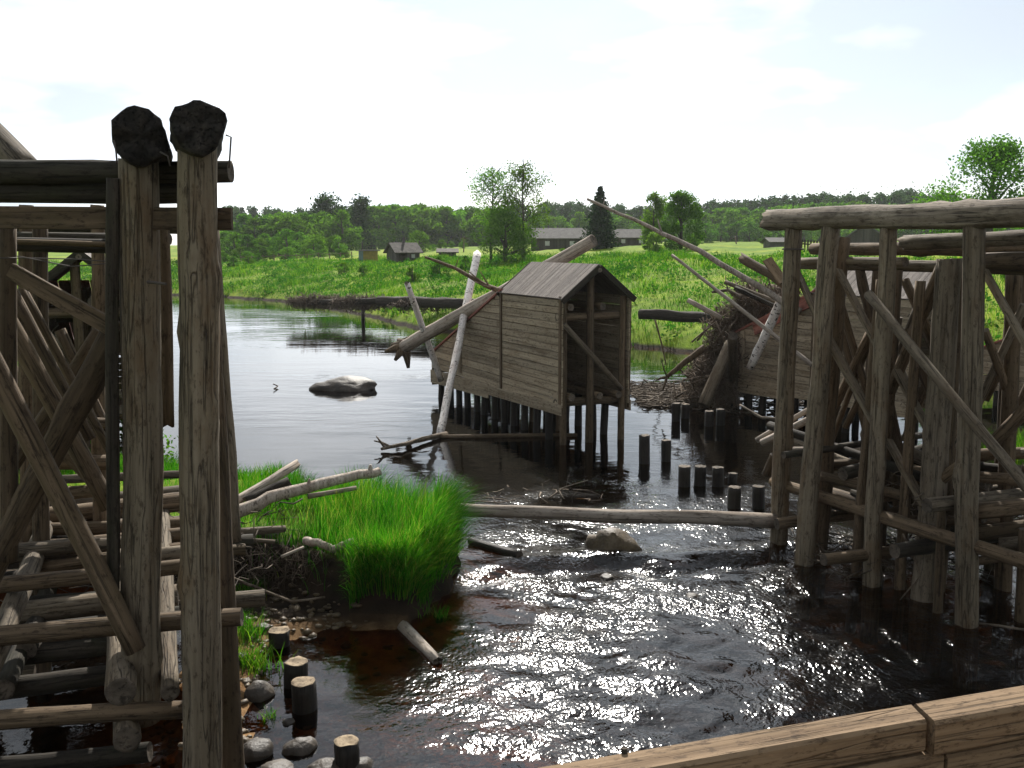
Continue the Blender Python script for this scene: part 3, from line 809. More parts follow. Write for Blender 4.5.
for row, (Y0, n, dy) in enumerate(((300, 125, 0), (262, 110, 3))):
    for i in range(n):
        px = 195 + (1060 - 195) * (i + rnd.uniform(.1, .9)) / n
        Y = Y0 + rnd.uniform(-14, 14)
        p, h = top_h(px, prof(px) - 5 + dy + rnd.choice((0, 1, 2, 4, 6, 8)) * rnd.uniform(.3, 1), Y)
        if rnd.random() < .68:
            tree('pine_tree', rnd.choice(PN), p, (h / 10 * rnd.uniform(.9, 1.25), h / 10 * 1.05, h / 10), 'dark pine in the skyline forest behind the fields', 'tree', M_NEEDLE, 'pines of the skyline forest', rz=rnd.uniform(0, 6))
        else:
            tree('spruce_tree', rnd.choice(SPR), p, (h / 10 * 1.3, h / 10 * 1.3, h / 10), 'pointed dark spruce in the skyline forest behind the fields', 'tree', M_SPRUCE, 'spruces of the skyline forest', rz=rnd.uniform(0, 6))
def belt(n, x0, x1, Yf, topf, label, group, name='broadleaf_tree', mat=M_LEAF, cat='tree', wf=1.0):
    for i in range(n):
        px = x0 + (x1 - x0) * (i + rnd.uniform(0, 1)) / n
        Y = Yf(px) + rnd.uniform(-7, 7)
        p, h = top_h(px, topf(px) + rnd.uniform(-4, 7), Y)
        h = max(h, 1.0)
        s = h / 8
        tree(name, rnd.choice(BR), p, (s * rnd.uniform(1.0, 1.45) * wf, s * rnd.uniform(1.0, 1.45) * wf, s), label + ', ' + ordinal(i) + ' from left', cat, mat, group, rz=rnd.uniform(0, 6))
belt(34, 700, 930, lambda x: 225, lambda x: 213 - (x - 700) * .05, 'rounded light green tree along the far right forest edge', 'broadleaf trees of the right forest edge')
belt(20, 690, 900, lambda x: 205, lambda x: 221, 'low tree in front of the far right forest edge', 'low trees of the right forest edge', mat=M_LEAFPALE)
belt(26, 370, 500, lambda x: 215, lambda x: 207 + abs(x - 420) * .05, 'rounded green tree in the wood behind the left field', 'trees behind the left field')
belt(20, 480, 700, lambda x: 235, lambda x: 214, 'green tree in the wood behind the barn', 'trees behind the barn')
belt(15, 215, 345, lambda x: 165, lambda x: 218 - (x - 215) * .03, 'rounded tree at the back of the left riverside thicket', 'tall trees of the left thicket')
belt(17, 205, 345, lambda x: 138, lambda x: 232, 'rounded tree in the middle of the left riverside thicket', 'middle trees of the left thicket', mat=M_LEAFPALE)
belt(14, 200, 355, lambda x: 118, lambda x: 246 + (x - 200) * .02, 'low willow bush in front of the left riverside thicket', 'willow bushes of the left thicket', 'willow_bush', M_LEAFPALE, 'bush', 1.15)
belt(9, 188, 262, lambda x: 101, lambda x: 254 + (x - 188) * .06, 'grey-green willow bush at the water end of the left thicket', 'willow bushes at the water', 'willow_bush', M_LEAFPALE, 'bush', 1.2)
belt(9, 410, 470, lambda x: 150, lambda x: 243, 'low bush on the field behind the small log cabin', 'field bushes behind the cabin', 'field_bush', M_LEAF, 'bush', .9)
belt(10, 520, 700, lambda x: 165, lambda x: 237, 'bush in the hedge behind the barn', 'hedge bushes behind the barn', 'hedge_bush', M_LEAF, 'bush')
belt(9, 930, 1060, lambda x: 90, lambda x: 222, 'dense bush behind the right trestle', 'bushes behind the right trestle', 'leafy_bush', M_LEAF, 'bush')
for i, (px, py, Y, mt) in enumerate(((43, 415, 19.2, M_LEAFPALE), (92, 372, 20.5, M_LEAF), (108, 392, 18, M_LEAF), (20, 385, 22, M_LEAFPALE))):
    p, h = top_h(px, py, Y)
    tree('shore_bush', broadleaf_mesh(90 + i, max(h, 1), max(h, 1) * 1.1, 1600, .1, .02, 18), p, 1,
         ['small pale bush seen through the cross braces of the left trestle', 'bush between the dark hut posts and the trestle', 'low bush by the dark post of the left trestle', 'pale bush at the left edge behind the trestle'][i], 'bush', mt)
for i, (px, py, Y) in enumerate(((413, 272, 66), (440, 262, 70), (466, 262, 72), (345, 278, 82), (365, 282, 78), (562, 262, 70), (1010, 262, 40), (420, 237, 140), (763, 239, 120))):
    p, h = top_h(px, py - 6, Y)
    tree('bank_shrub', BR[i % 4], p, (max(h, .9) / 8 * 1.2,) * 2 + (max(h, .9) / 8,), 'small leafy shrub on the far bank, ' + ('left of the log cabin slope', 'below the dark low shelter', 'under the birch pair', 'above the root-hung boom', 'right of the one above the boom', 'behind the midstream hut roof', 'behind the right trestle', 'on the field above the cabin', 'on the meadow by the pole')[i], 'shrub', M_LEAF, 'shrubs on the far bank')

# ------------------------------------------------------------------ far houses, poles, fence
def house(name, px, Y, length, depth, wall_h, roof_h, label, wall_mat, roof_mat, rz=0.0, windows=(), door=None, chimney=False, over=.25):
    p = at_tree(px, Y); p.z -= .1
    o = tag(empty(name, p, rz), label, 'building')
    l, d = length / 2, depth / 2
    V = [(-l, -d, -.4), (l, -d, -.4), (l, d, -.4), (-l, d, -.4), (-l, -d, wall_h), (l, -d, wall_h), (l, d, wall_h), (-l, d, wall_h), (-l, 0, wall_h + roof_h - .05), (l, 0, wall_h + roof_h - .05)]
    F = [(0, 1, 5, 4), (2, 3, 7, 6), (1, 2, 6, 9, 5), (3, 0, 4, 8, 7)]
    link('wall', mesh('wall', V, F), wall_mat, o)
    for s in (-1, 1):
        n = Vector((0, s * roof_h, d)).normalized()
        e = Vector((0, s * (d + over), wall_h - over * roof_h / d)); r = Vector((0, 0, wall_h + roof_h))
        a = Vector((-l - over, 0, 0)); b_ = Vector((l + over, 0, 0))
        th = n * .1
        V = [a + e, b_ + e, b_ + r, a + r]; V += [v + th for v in V]
        rf = link('roof_slope', mesh('roof_slope', V, [(0, 1, 2, 3), (7, 6, 5, 4), (0, 4, 5, 1), (2, 6, 7, 3), (1, 5, 6, 2), (3, 7, 4, 0)]), roof_mat, o)
        if chimney and s == -1:
            V, F = tube([(l * .1, .1, wall_h + roof_h * .7), (l * .1, .1, wall_h + roof_h + .55)], [.14, .14], 4)
            link('chimney', mesh('chimney', V, F), M_IRON, rf)
    for (wx_, wz_, ww, wh) in windows:
        w = plank('window', (wx_, -d - .03, wz_ - wh / 2), (wx_, -d - .03, wz_ + wh / 2), ww, .06, M_WHITE, (0, -1, 0), o, local=True)
        for q in (-1, 1):
            plank('pane', Vector((q * ww * .24, -.035, .06)), Vector((q * ww * .24, -.035, wh - .06)), ww * .38, .02, M_GLASS, (0, -1, 0), w, local=True)
    if door:
        plank('door', (door, -d - .03, .0), (door, -d - .03, wall_h * .85), .8, .06, M_DARK, (0, -1, 0), o, local=True)
    return o
house('long_barn', 562, 112, 6.6, 3.6, 1.35, 1.0, 'long low grey-roofed barn left of the spruce', M_FARWALL, M_FARROOF, R(-8), [(-1.5, .75, .5, .5), (1.2, .75, .5, .5)], 2.4)
house('long_barn', 632, 116, 4.6, 3.2, 1.1, .85, 'grey-roofed barn half hidden by trees right of the spruce', M_FARWALL, M_FARROOF, R(-4), [(-1.2, .65, .45, .45), (.8, .65, .45, .45)])
house('log_cabin', 404, 93, 2.3, 2.4, 1.0, .75, 'small dark log cabin with a chimney on the far bank', M_FARWALL, M_FARWALL, R(28), [(.5, .6, .35, .35)], -.5, True)
house('grey_shed', 772, 92, 1.5, 1.5, .55, .3, 'tiny grey shed on the meadow left of the right trestle', M_FARROOF, M_FARROOF, R(10))
house('gable_barn', 862, 105, 3.0, 4.2, .9, 1.5, 'steep grey gabled barn glimpsed under the right trestle cap log', M_FARWALL, M_FARROOF, R(70))
house('low_hut', 448, 96, 1.6, 1.4, .5, .25, 'very low dark shelter right of the log cabin', M_FARWALL, M_FARWALL, R(5))
p = at_tree(367, 96)
sh = tag(empty('garden_shed', p, R(35)), 'small flat-roofed shed with teal and yellow walls on the far bank', 'shed')
plank('side_wall', (-.75, -.5, -.3), (-.75, -.5, 1.0), .9, .06, M_TEAL, (-1, 0, 0), sh, local=True)
plank('side_wall', (.75, -.5, -.3), (.75, -.5, 1.0), .9, .06, M_TEAL, (1, 0, 0), sh, local=True)
plank('front_wall', (0, -.97, -.3), (0, -.97, 1.0), 1.5, .06, M_YELLOW, (0, -1, 0), sh, local=True)
plank('back_wall', (0, -.03, -.3), (0, -.03, 1.0), 1.5, .06, M_YELLOW, (0, 1, 0), sh, local=True)
plank('roof', (-.95, -.5, 1.05), (.95, -.5, 1.05), 1.3, .1, M_FARROOF, (0, 0, 1), sh, local=True)
for px, y0, Y, lb in ((735, 236, 108, 'wooden utility pole standing on the meadow right of the trees'), (464, 236, 118, 'thin wooden pole on the field behind the log cabin')):
    p = at_tree(px, Y)
    o = tag(empty('utility_pole', p), lb, 'pole')
    t = P(px, y0, Y)
    log('pole', p - Vector((0, 0, .4)), t, .08, .06, M_GREY, o, sides=7, knots=False)
    log('cross_arm', t + Vector((-.5, 0, -.25)), t + Vector((.5, 0, -.25)), .04, .04, M_GREY, o, sides=6, knots=False)
fo = tag(empty('field_fence', at_tree(300, 108)), 'low rail fence along the top of the left far bank', 'fence')
prev = None
for i in range(12):
    p = at_tree(232 + i * 11, 108)
    log('fence_post', p - Vector((0, 0, .3)), p + Vector((0, 0, .75)), .06, .05, M_GREY, fo, sides=6, knots=False)
    q = p + Vector((0, -.08, .6))
    if prev is not None: log('rail', prev, q, .04, .04, M_GREY, fo, sides=6, knots=False)
    prev = q
po = tag(empty('picket_fence', at_tree(808, 66)), 'short run of dark pickets on the slope behind the right trestle', 'fence')
for i in range(7):
    p = at_tree(799 + i * 3, 66)
    plank('picket', p - Vector((0, 0, .2)), p + Vector((0, 0, .75)), .1, .03, M_DARK, (0, -1, 0), po)
a, b_ = at_tree(797, 66) + Vector((0, .04, .5)), at_tree(819, 66) + Vector((0, .04, .5))
plank('rail', a, b_, .09, .03, M_DARK, (0, -1, 0), po)

# ------------------------------------------------------------------ plank huts (ice breakers) on piles
def hut(loc, ang, label, seed, W=1.55, ze=3.0, zr=3.6, zb=.77, fascia=False):
    """local x: across the front (left to right seen from downstream), local y: upstream"""
    random.seed(seed)
    o = tag(empty('icebreaker_hut', loc, ang), label, 'hut', 'plank icebreaker huts in the river')
    LE, LN = 2.9, 7.4
    slope = (ze - 1.14) / (LN - LE)
    top = lambda s: ze if s <= LE else ze - (s - LE) * slope
    rows = []
    z = zb
    while z < ze - .02:
        hgt = random.uniform(.135, .175)
        if z + hgt > ze: hgt = ze - z
        rows.append((z, hgt)); z += hgt
    for side, x, nx in ((0, 0.0, -1), (1, W, 1)):
        for (z0, hg) in rows:
            zc, zt = z0 + hg / 2, z0 + hg
            def smax(zz): return LN if zz <= 1.14 else LE + (ze - zz) / slope
            s0, s1 = smax(z0), smax(zt)
            joint = 2.9 + random.uniform(-.03, .03)
            gap = .011 if side == 0 else .003
            jig = random.uniform(-.006, .006)
            n = Vector((nx, 0, 0))
            if s1 > joint + .4:
                plank('wall_board', (x + jig, 0, zc), (x + jig, joint - .01, zc), hg - gap, .028, M_PLANK, n, o, local=True)
                # upper corner of the far end is cut back along the ramp
                if nx > 0: pl = plank('wall_board', (x + jig, joint, zc), (x + jig, s0, zc), hg - gap, .028, M_PLANK, n, o, cut1=s1 - s0, local=True)
                else:      pl = plank('wall_board', (x + jig, joint, zc), (x + jig, s1, zc), hg - gap, .028, M_PLANK, n, o, cut1=s0 - s1, local=True)
            else:
                plank('wall_board', (x + jig, 0, zc), (x + jig, (s0 + s1) / 2, zc), hg - gap, .028, M_PLANK, n, o, local=True)
        # tapering bottom boards down to the nose
        plank('skirt_board', (x + nx * .034, -.02, zb - .04), (x + nx * .034, 3.6, zb - .10), .22, .03, M_PLANK, (nx, 0, 0), o, local=True)
        plank('skirt_board', (x + nx * .034, 3.61, zb - .13), (x + nx * .034, LN, zb - .22), .34, .03, M_PLANK, (nx, 0, 0), o, local=True)
        plank('nose_board', (x + nx * .034, 5.35, (zb + .1)), (x + nx * .034, 5.35, top(5.35) - .05), .14, .03, M_PLANK, (nx, 0, 0), o, local=True)
        plank('corner_board', (x + nx * .03, 2.9, zb - .1), (x + nx * .03, 2.9, ze), .09, .025, M_BROWN, (nx, 0, 0), o, local=True)
        plank('corner_board', (x + nx * .03, .05, zb - .1), (x + nx * .03, .05, ze), .09, .025, M_BROWN, (nx, 0, 0), o, local=True)
    if fascia:
        for x, nx in ((0, -1), (W, 1)):
            plank('ramp_fascia', (x + nx * .066, LE + .1, ze - .2), (x + nx * .066, LE + 2.0, ze - .2 - 1.9 * slope), .3, .03, M_RAMP, (nx, 0, 0), o, local=True)
    # sloping ramp of boards lengthwise, nose closed below
    nb = 6
    for k in range(nb):
        x = -.06 + (W + .12) * (k + .5) / nb
        plank('ramp_board', (x, LE - .02, ze + .02), (x, LN + .05, 1.14 + .0), (W + .12) / nb - .012, .05, M_RAMP, Vector((0, slope, 1)), o, local=True)
    for k in range(5):
        z0 = .38 + k * .155
        plank('nose_end_board', (0, LN + .02, z0), (W, LN + .02, z0), .145, .03, M_PLANK, (0, 1, 0), o, local=True)
    # roof
    half = W / 2
    rise = zr - ze
    nbd = 17
    for side in (0, 1):
        sg = -1 if side == 0 else 1
        for k in range(nbd):
            y = -.07 + (LE + .13) * (k + .5) / nbd
            e = Vector((half + sg * (half + .05), y, ze - .09 * rise / half + .02)); r = Vector((half + sg * .004, y, zr + .02))
            plank('roof_board', e, r, (LE + .13) / nbd - .006, .03, M_ROOF, Vector((sg * rise, 0, half)), o, local=True, wob=.03)
        # dark barge boards at both gables
        for y in (-.10, LE + .1):
            e = Vector((half + sg * (half + .06), y, ze - .09 * rise / half - .03)); r = Vector((half, y, zr - .03))
            plank('barge_board', e, r, .12, .03, M_DARK, (0, 1, 0), o, local=True)
    log('ridge_pole', (half, -.12, zr - .09), (half, LE + .08, zr - .09), .05, .05, M_DARK, o, local=True, sides=8)
    # open front frame
    lo = -.9
    for x, rr in ((.09, .075), (half - .08, .085), (W - .1, .075)):
        log('front_post', (x, .12, lo), (x, .12, ze - .02 if x != half - .08 else zr - .12), rr, rr * .9, M_BROWN, o, local=True, sides=10)
    log('tie_beam', (-.02, .2, ze - .42), (W + .05, .2, ze - .42), .085, .08, M_BROWN, o, local=True, sides=10)
    log('sill_log', (-.02, .26, zb + .06), (W + .05, .26, zb + .06), .085, .085, M_BROWN, o, local=True, sides=10)
    log('front_brace', (.05, .05, ze - .55), (W - .14, .05, zb + .3), .06, .055, M_GREY, o, local=True, sides=9)
    for x in (.2, W * .55, W - .25):
        log('floor_log', (x, -.03, zb + .2), (x, 5.0, zb + .14), .075, .07, M_BROWN, o, local=True, sides=9)
    for x in (.2, W * .6):
        log('plate_log', (x, .02, ze - .22), (x, LE, ze - .22), .075, .07, M_BROWN, o, local=True, sides=9)
    for s in (1.5, 2.8, 4.3):
        log('inner_post', (half - .05, s, lo), (half - .05, s, top(s) - .1), .08, .075, M_BROWN, o, local=True, sides=9)
        log('inner_beam', (.03, s, min(ze - .42, top(s) - .2)), (W - .03, s, min(ze - .42, top(s) - .2)), .07, .07, M_BROWN, o, local=True, sides=8)
    # piles under both walls
    for s in (.75, 1.3, 1.9, 2.45, 3.0, 3.55, 4.1, 4.65, 5.2, 5.75, 6.3, 6.95):
        for x in (.1, W - .12):
            log('pile', (x + random.uniform(-.04, .04), s + random.uniform(-.1, .1), lo), (x, s, zb + .1 - max(0, s - 3) * .06), .085, .08, M_PILE, o, local=True, sides=9)
    random.seed(seed + 1)
    return o
HA = R(25)
hut((1.0, 19.75, 0), HA, 'grey plank hut on piles in midstream with white driftwood poles against it', 101)
hut((7.9, 19.4, 0), HA, 'plank hut on piles behind the heap of roots and the right trestle', 102, fascia=True)
hut((14.75, 19.1, 0), HA, 'plank hut with reddish ramp at the right edge behind the trestle', 103, fascia=True)
hut((-7.8, 16.2, .3), R(20), 'dark log-framed hut glimpsed through the left trestle braces', 104)
random.seed(77)

# ------------------------------------------------------------------ bridge edge we look over
vdir, udir = Vector((math.cos(R(18)), math.sin(R(18)), 0)), Vector((-math.sin(R(18)), math.cos(R(18)), 0))
K0 = Vector((2.02, 4.72, 1.60))        # joint of the two kerb timbers (axis)
br = tag(empty('timber_bridge', K0 - Vector((0, 0, .6))), 'edge of a timber bridge with heavy squared kerb beams in the foreground', 'bridge')
plank('kerb_beam', K0 - vdir * 4.2 + udir * .012, K0 - vdir * .006 + udir * .012, .185, .17, M_KERB, (0, 0, 1), br, cut1=.05, wob=.006)
plank('kerb_beam', K0 + vdir * .006 - udir * .02 + Vector((0, 0, .004)), K0 + vdir * 4.0 - udir * .02, .215, .185, M_KERB, (0, 0, 1), br, cut0=.05, wob=.006)
plank('edge_beam', K0 - vdir * 4.2 + Vector((0, 0, -.18)) - udir * .005, K0 + vdir * .1 + Vector((0, 0, -.18)) - udir * .005, .18, .17, M_KERB, (0, 0, 1), br, wob=.006)
plank('edge_beam', K0 + vdir * .115 + Vector((0, 0, -.19)) - udir * .015, K0 + vdir * 4.0 + Vector((0, 0, -.19)) - udir * .015, .18, .17, M_KERB, (0, 0, 1), br, wob=.006)
for k in range(34):
    q = K0 + vdir * (-4.0 + k * .235) + Vector((0, 0, -.36))
    plank('deck_plank', q + udir * .15, q - udir * 5.5, .225, .05, M_KERB, (0, 0, 1), br)
for sft in (-3.2, .3, 3.4):
    q = K0 + vdir * sft + Vector((0, 0, -.39))
    for back in (0.0, 2.6):
        log('bridge_pile', q - udir * back - Vector((0, 0, 2.4)), q - udir * back, .14, .13, M_BROWN, br)
log('peg', K0 - vdir * 1.55 + udir * .09, K0 - vdir * 1.55 + udir * .09 + Vector((0, 0, .11)), .018, .015, M_DARK, br, sides=7, knots=False)

# ------------------------------------------------------------------ left trestle
lt = tag(empty('log_trestle', (-2.6, 6.6, 0)), 'tall dark log trestle with cross braces and two rotten beam ends at left', 'trestle')
u20 = Vector((-math.sin(R(18)), math.cos(R(18)), 0))
def L_(name, a, b_, r0, r1=None, mat=M_BROWN, **k): return log(name, a, b_, r0, r1, mat, lt, **k)
L_('post', P(203, 800, 6.5), P(197, 140, 6.4), .13, .122, M_TRESTLE, sides=18, step=.12, rough=.05)
L_('post', P(142, 720, 6.75), P(139, 160, 6.6), .133, .125, M_TRESTLE, sides=18, step=.12, rough=.05)
for (px, py, Y, r) in ((202, 123, 6.2, .16), (139, 136, 6.38, .17)):
    c = P(px, py, Y)
    L_('cap_log', c, c + u20 * 5.2, r, r * .85, M_DARK, sides=26, step=.13, rough=.13, cap=M_ENDDARK, broken=.25)
L_('post', P(113, 610, 6.62), P(113, 178, 6.52), .045, .042, M_DARK)
L_('post', P(8, 560, 6.9), P(8, 225, 6.9), .062, .055, M_BROWN)
L_('post', P(42, 700, 9.0), P(40, 215, 9.0), .075, .065, M_BROWN)
L_('post', P(236, 820, 7.15), P(206, 230, 7.2), .085, .07, M_BROWN, sides=14)
L_('hanging_log', P(234, 541, 7.75), P(212, 225, 7.9), .062, .055, M_GREY)
L_('hanging_log', P(167, 425, 7.3), P(163, 220, 7.3), .05, .048, M_BROWN, broken=.5)
L_('hanging_log', P(157, 330, 7.45), P(153, 215, 7.45), .045, .04, M_GREY)
L_('cross_log', P(-70, 172, 6.95), P(231, 173, 6.78), .088, .07, M_DARK, sides=14)
L_('cross_log', P(-70, 192, 7.0), P(186, 191, 6.95), .082, .075, M_DARK)
for px_, Y_, r_, yb_ in ((28, 9.4, .07, 640), (100, 9.8, .07, 600), (-12, 8.0, .07, 640)):
    L_('post', P(px_, yb_, Y_), P(px_ - 2, 205, Y_), r_, r_ * .9, M_BROWN)
for x0_, y0_, Y0_, x1_, y1_, Y1_, r_ in ((10, 470, 8.6, 100, 330, 8.6, .06), (30, 420, 9.4, 110, 500, 9.2, .06), (0, 420, 9.0, 110, 424, 9.1, .06), (0, 460, 9.7, 112, 462, 9.7, .08), (60, 330, 9.2, 112, 440, 9.2, .05), (0, 500, 9.2, 112, 490, 9.3, .07), (0, 345, 9.8, 60, 460, 9.6, .06)):
    L_('brace', P(x0_, y0_, Y0_), P(x1_, y1_, Y1_), r_, r_ * .9, M_BROWN, sides=10)
L_('cross_log', P(-60, 243, 8.4), P(120, 247, 8.4), .06, .06, M_DARK)
L_('cross_log', P(-60, 236, 9.2), P(170, 240, 9.1), .05, .05, M_DARK)
L_('cross_log', P(-60, 225, 11.0), P(200, 228, 11.0), .09, .08, M_DARK)
plank('rail_board', P(-70, 217, 6.62), P(232, 219, 6.56), .145, .045, M_BROWN, (0, -1, 0), lt)
plank('brace_board', P(10, 271, 6.74), P(118, 331, 6.7), .115, .04, M_BROWN, (0, -1, 0), lt)
L_('rail_pole', P(-40, 241, 7.6), P(125, 245, 7.6), .022, .02, M_BROWN, sides=8)
L_('brace', P(-30, 320, 6.55), P(137, 650, 6.5), .075, .07, M_BROWN, sides=12)
L_('brace', P(118, 325, 6.85), P(-25, 600, 6.9), .095, .09, M_BROWN, sides=12)
L_('brace', P(-10, 290, 7.5), P(110, 508, 7.45), .075, .07, M_BROWN)
L_('brace', P(12, 292, 8.0), P(90, 440, 8.0), .055, .05, M_BROWN)
L_('brace', P(22, 290, 8.3), P(112, 455, 8.2), .04, .035, M_BROWN)
L_('leaning_log', P(34, 178, 7.5), P(-70, 74, 8.6), .11, .11, M_GREY)
for a, b_, s0 in ((P(-20, 252, 6.8), P(17, 258, 6.8), .02), (P(17, 256, 6.8), P(125, 262, 6.7), .05), (P(17, 258, 6.82), P(130, 263, 6.72), -.01)):
    mid = a.lerp(b_, .5) - Vector((0, 0, s0))
    V, F = tube([a - lt.location, a.lerp(mid, .6) - lt.location, mid - lt.location, mid.lerp(b_, .5) - lt.location, b_ - lt.location], [.004] * 5, 5)
    link('wire', mesh('wire', V, F, True), M_IRON, lt)
for (x0, y0, x1, y1, x2, y2, Y) in ((226, 135, 231, 137, 229, 168, 6.3), (114, 140, 116, 152, 117, 164, 6.3), (160, 152, 168, 156, 170, 166, 6.3)):
    V, F = tube([P(x0, y0, Y) - lt.location, P(x1, y1, Y) - lt.location, P(x2, y2, Y) - lt.location], [.006] * 3, 5)
    link('iron_staple', mesh('iron_staple', V, F, True), M_IRON, lt)
V, F = tube([P(148, 282, 6.48) - lt.location, P(166, 284, 6.3) - lt.location], [.012, .008], 6)
link('iron_spike', mesh('iron_spike', V, F), M_IRON, lt)
rc0 = random.Random(12)
# crib of crossed logs at its foot
for x0, y0, Y0, x1, y1, Y1, r, mt in (
    (-30, 588, 7.6, 190, 566, 7.9, .068, M_BROWN), (-30, 638, 6.72, 242, 617, 6.9, .072, M_BROWN), (-30, 722, 6.5, 184, 709, 6.62, .068, M_BROWN),
    (-30, 694, 7.2, 112, 674, 7.3, .085, M_DARK), (-30, 660, 7.7, 112, 645, 7.8, .09, M_DARK), (10, 607, 8.4, 112, 598, 8.5, .085, M_DARK),
    (20, 552, 9.0, 225, 530, 9.7, .08, M_BROWN), (50, 508, 10.2, 184, 494, 10.5, .10, M_GREY), (60, 480, 11.0, 184, 474, 11.2, .05, M_GREY),
    (30, 530, 9.5, 190, 523, 9.9, .065, M_BROWN), (30, 570, 8.7, 200, 545, 9.2, .06, M_BROWN), (110, 560, 8.6, 200, 552, 8.8, .07, M_GREY), (-30, 770, 6.9, 150, 752, 7.0, .08, M_DARK)):
    L_('crib_log', P(x0, y0, Y0), P(x1, y1, Y1), r, r * .93, mt)
for x0, y0, Y0, x1, y1, Y1, r, mt in (
    (121, 692, 6.3, 118, 545, 9.4, .098, M_GREY), (170, 694, 6.5, 163, 500, 10.5, .062, M_GREY), (126, 741, 6.4, 121, 630, 8.8, .09, M_GREY),
    (-12, 668, 6.5, 46, 528, 9.6, .09, M_GREY), (3, 690, 7.0, 40, 600, 9.0, .08, M_DARK)):
    L_('crib_log', P(x0, y0, Y0), P(x1, y1, Y1), r, r * .95, mt, sides=14)

for i in range(24):
    c = Vector((rc0.uniform(-5.2, -2.75), rc0.uniform(7.6, 11.2), rc0.uniform(.35, 1.35)))
    d = Vector((.93, .3, rc0.uniform(-.04, .04))) if rc0.random() < .7 else Vector((-.33, .94, 0))
    l = rc0.uniform(.5, 1.2)
    if (c + d * l).x > -2.3: continue
    L_('crib_log', c - d * l, c + d * l, rc0.uniform(.05, .1), None, rc0.choice((M_BROWN, M_DARK, M_GREY)), sides=10)

# ------------------------------------------------------------------ right trestle
rt = tag(empty('log_trestle', (4.5, 11.5, 0)), 'grey log trestle with a long cap log standing in the stream at right', 'trestle')
def T_(name, a, b_, r0, r1=None, mat=M_TRESTLE, **k): return log(name, a, b_, r0, r1, mat, rt, **k)
T_('cap_log', (3.40, 13.45, 4.33), (5.52, 8.6, 4.33), .135, .145, M_CAPLOG, sides=18, rough=.09, broken=.3, cap=M_ENDDARK)
def post(base, top, r, mat=M_TRESTLE, sk=.7, **k):
    base = Vector(base); d = (Vector(top) - base).normalized()
    return T_('post', base - d * sk, top, r * 1.06, r * .96, mat, sides=16, step=.16, rough=.05, **k)
post((3.58, 13.04, 0), (3.62, 13.0, 4.22), .112)
post((3.70, 12.25, 0), (3.90, 12.35, 4.22), .116)
post((4.02, 12.75, 0), (4.14, 12.72, 4.1), .12, M_BROWN)
post((4.27, 11.45, 0), (4.27, 11.47, 4.22), .098)
post((4.18, 11.75, 0), (4.33, 11.8, 3.6), .06, M_BROWN)
post((4.83, 10.18, 0), (4.74, 10.38, 4.22), .113)
post((4.68, 10.55, 0), (4.72, 10.7, 1.2), .05, M_BROWN)
post((4.72, 10.98, 0), (4.86, 11.2, 3.85), .14, M_GREY)
post((4.98, 11.3, 0), (5.06, 11.4, 3.85), .10, M_BROWN)
post((6.0, 12.05, 0), (6.05, 12.0, 3.85), .10, M_BROWN)
post((5.5, 10.3, 0), (5.5, 10.35, 1.0), .09, M_BROWN)
post((5.05, 13.6, 0), (5.05, 13.7, 3.8), .10, M_BROWN)
post((5.45, 12.8, 0), (5.5, 12.8, 3.8), .09, M_BROWN)
for bx_, by_, tx_, ty_, zz_, rr_ in ((4.62, 12.2, 4.7, 12.3, 3.7, .075), (5.2, 11.9, 5.25, 11.9, 3.75, .09), (4.55, 11.3, 4.62, 11.35, 3.6, .06), (5.75, 11.3, 5.7, 11.4, 3.7, .09), (4.75, 13.2, 4.8, 13.2, 3.7, .08), (6.5, 11.2, 6.5, 11.2, 3.8, .1)):
    post((bx_, by_, 0), (tx_, ty_, zz_), rr_, M_BROWN)
T_('bearer_log', (4.32, 14.5, 3.95), (7.0, 8.7, 3.98), .085, .085, M_BROWN)
T_('bearer_log', (4.05, 14.1, 3.74), (6.5, 8.7, 3.76), .07, .08, M_GREY)
T_('bearer_log', P(905, 243, 12.0), P(1070, 236, 9.8), .085, .08, M_CAPLOG, broken=.6)
T_('bearer_log', P(800, 262, 13.4), P(905, 262, 11.9), .05, .06, M_GREY)
T_('bearer_log', P(985, 262, 10.9), P(1060, 262, 9.9), .1, .1, M_BROWN)
# long low rails
T_('rail_log', Vector((3.55, 13.3, .82)), Vector((5.55, 8.6, .88)), .075, .08, M_BROWN)
T_('rail_log', P(815, 475, 12.6), P(985, 517, 10.7), .065, .07, M_BROWN)
T_('rail_log', P(968, 512, 10.35), P(1070, 502, 10.0), .09, .09, M_BROWN)
for x0, y0, Y0, x1, y1, Y1, r in ((868, 294, 11.3, 1044, 508, 8.95, .056), ):
    T_('brace', P(x0, y0, Y0), P(x1, y1, Y1), r, r, M_GREY, sides=9)
def TP(name, x0, y0, Y0, x1, y1, Y1, w, th=.05, mat=M_TRESTLE):
    return plank(name, P(x0, y0, Y0), P(x1, y1, Y1), w, th, mat, (.5, -.8, 0), rt)
TP('brace_board', 838, 270, 12.5, 880, 350, 11.7, .12)
TP('brace_board', 828, 338, 12.4, 880, 432, 11.6, .14)
TP('brace_board', 796, 270, 13.2, 820, 322, 12.6, .12)
TP('brace_board', 896, 370, 11.6, 934, 440, 11.1, .12)
TP('brace_board', 888, 440, 11.6, 925, 506, 11.0, .13)
TP('brace_board', 984, 270, 10.6, 1030, 352, 10.0, .11)
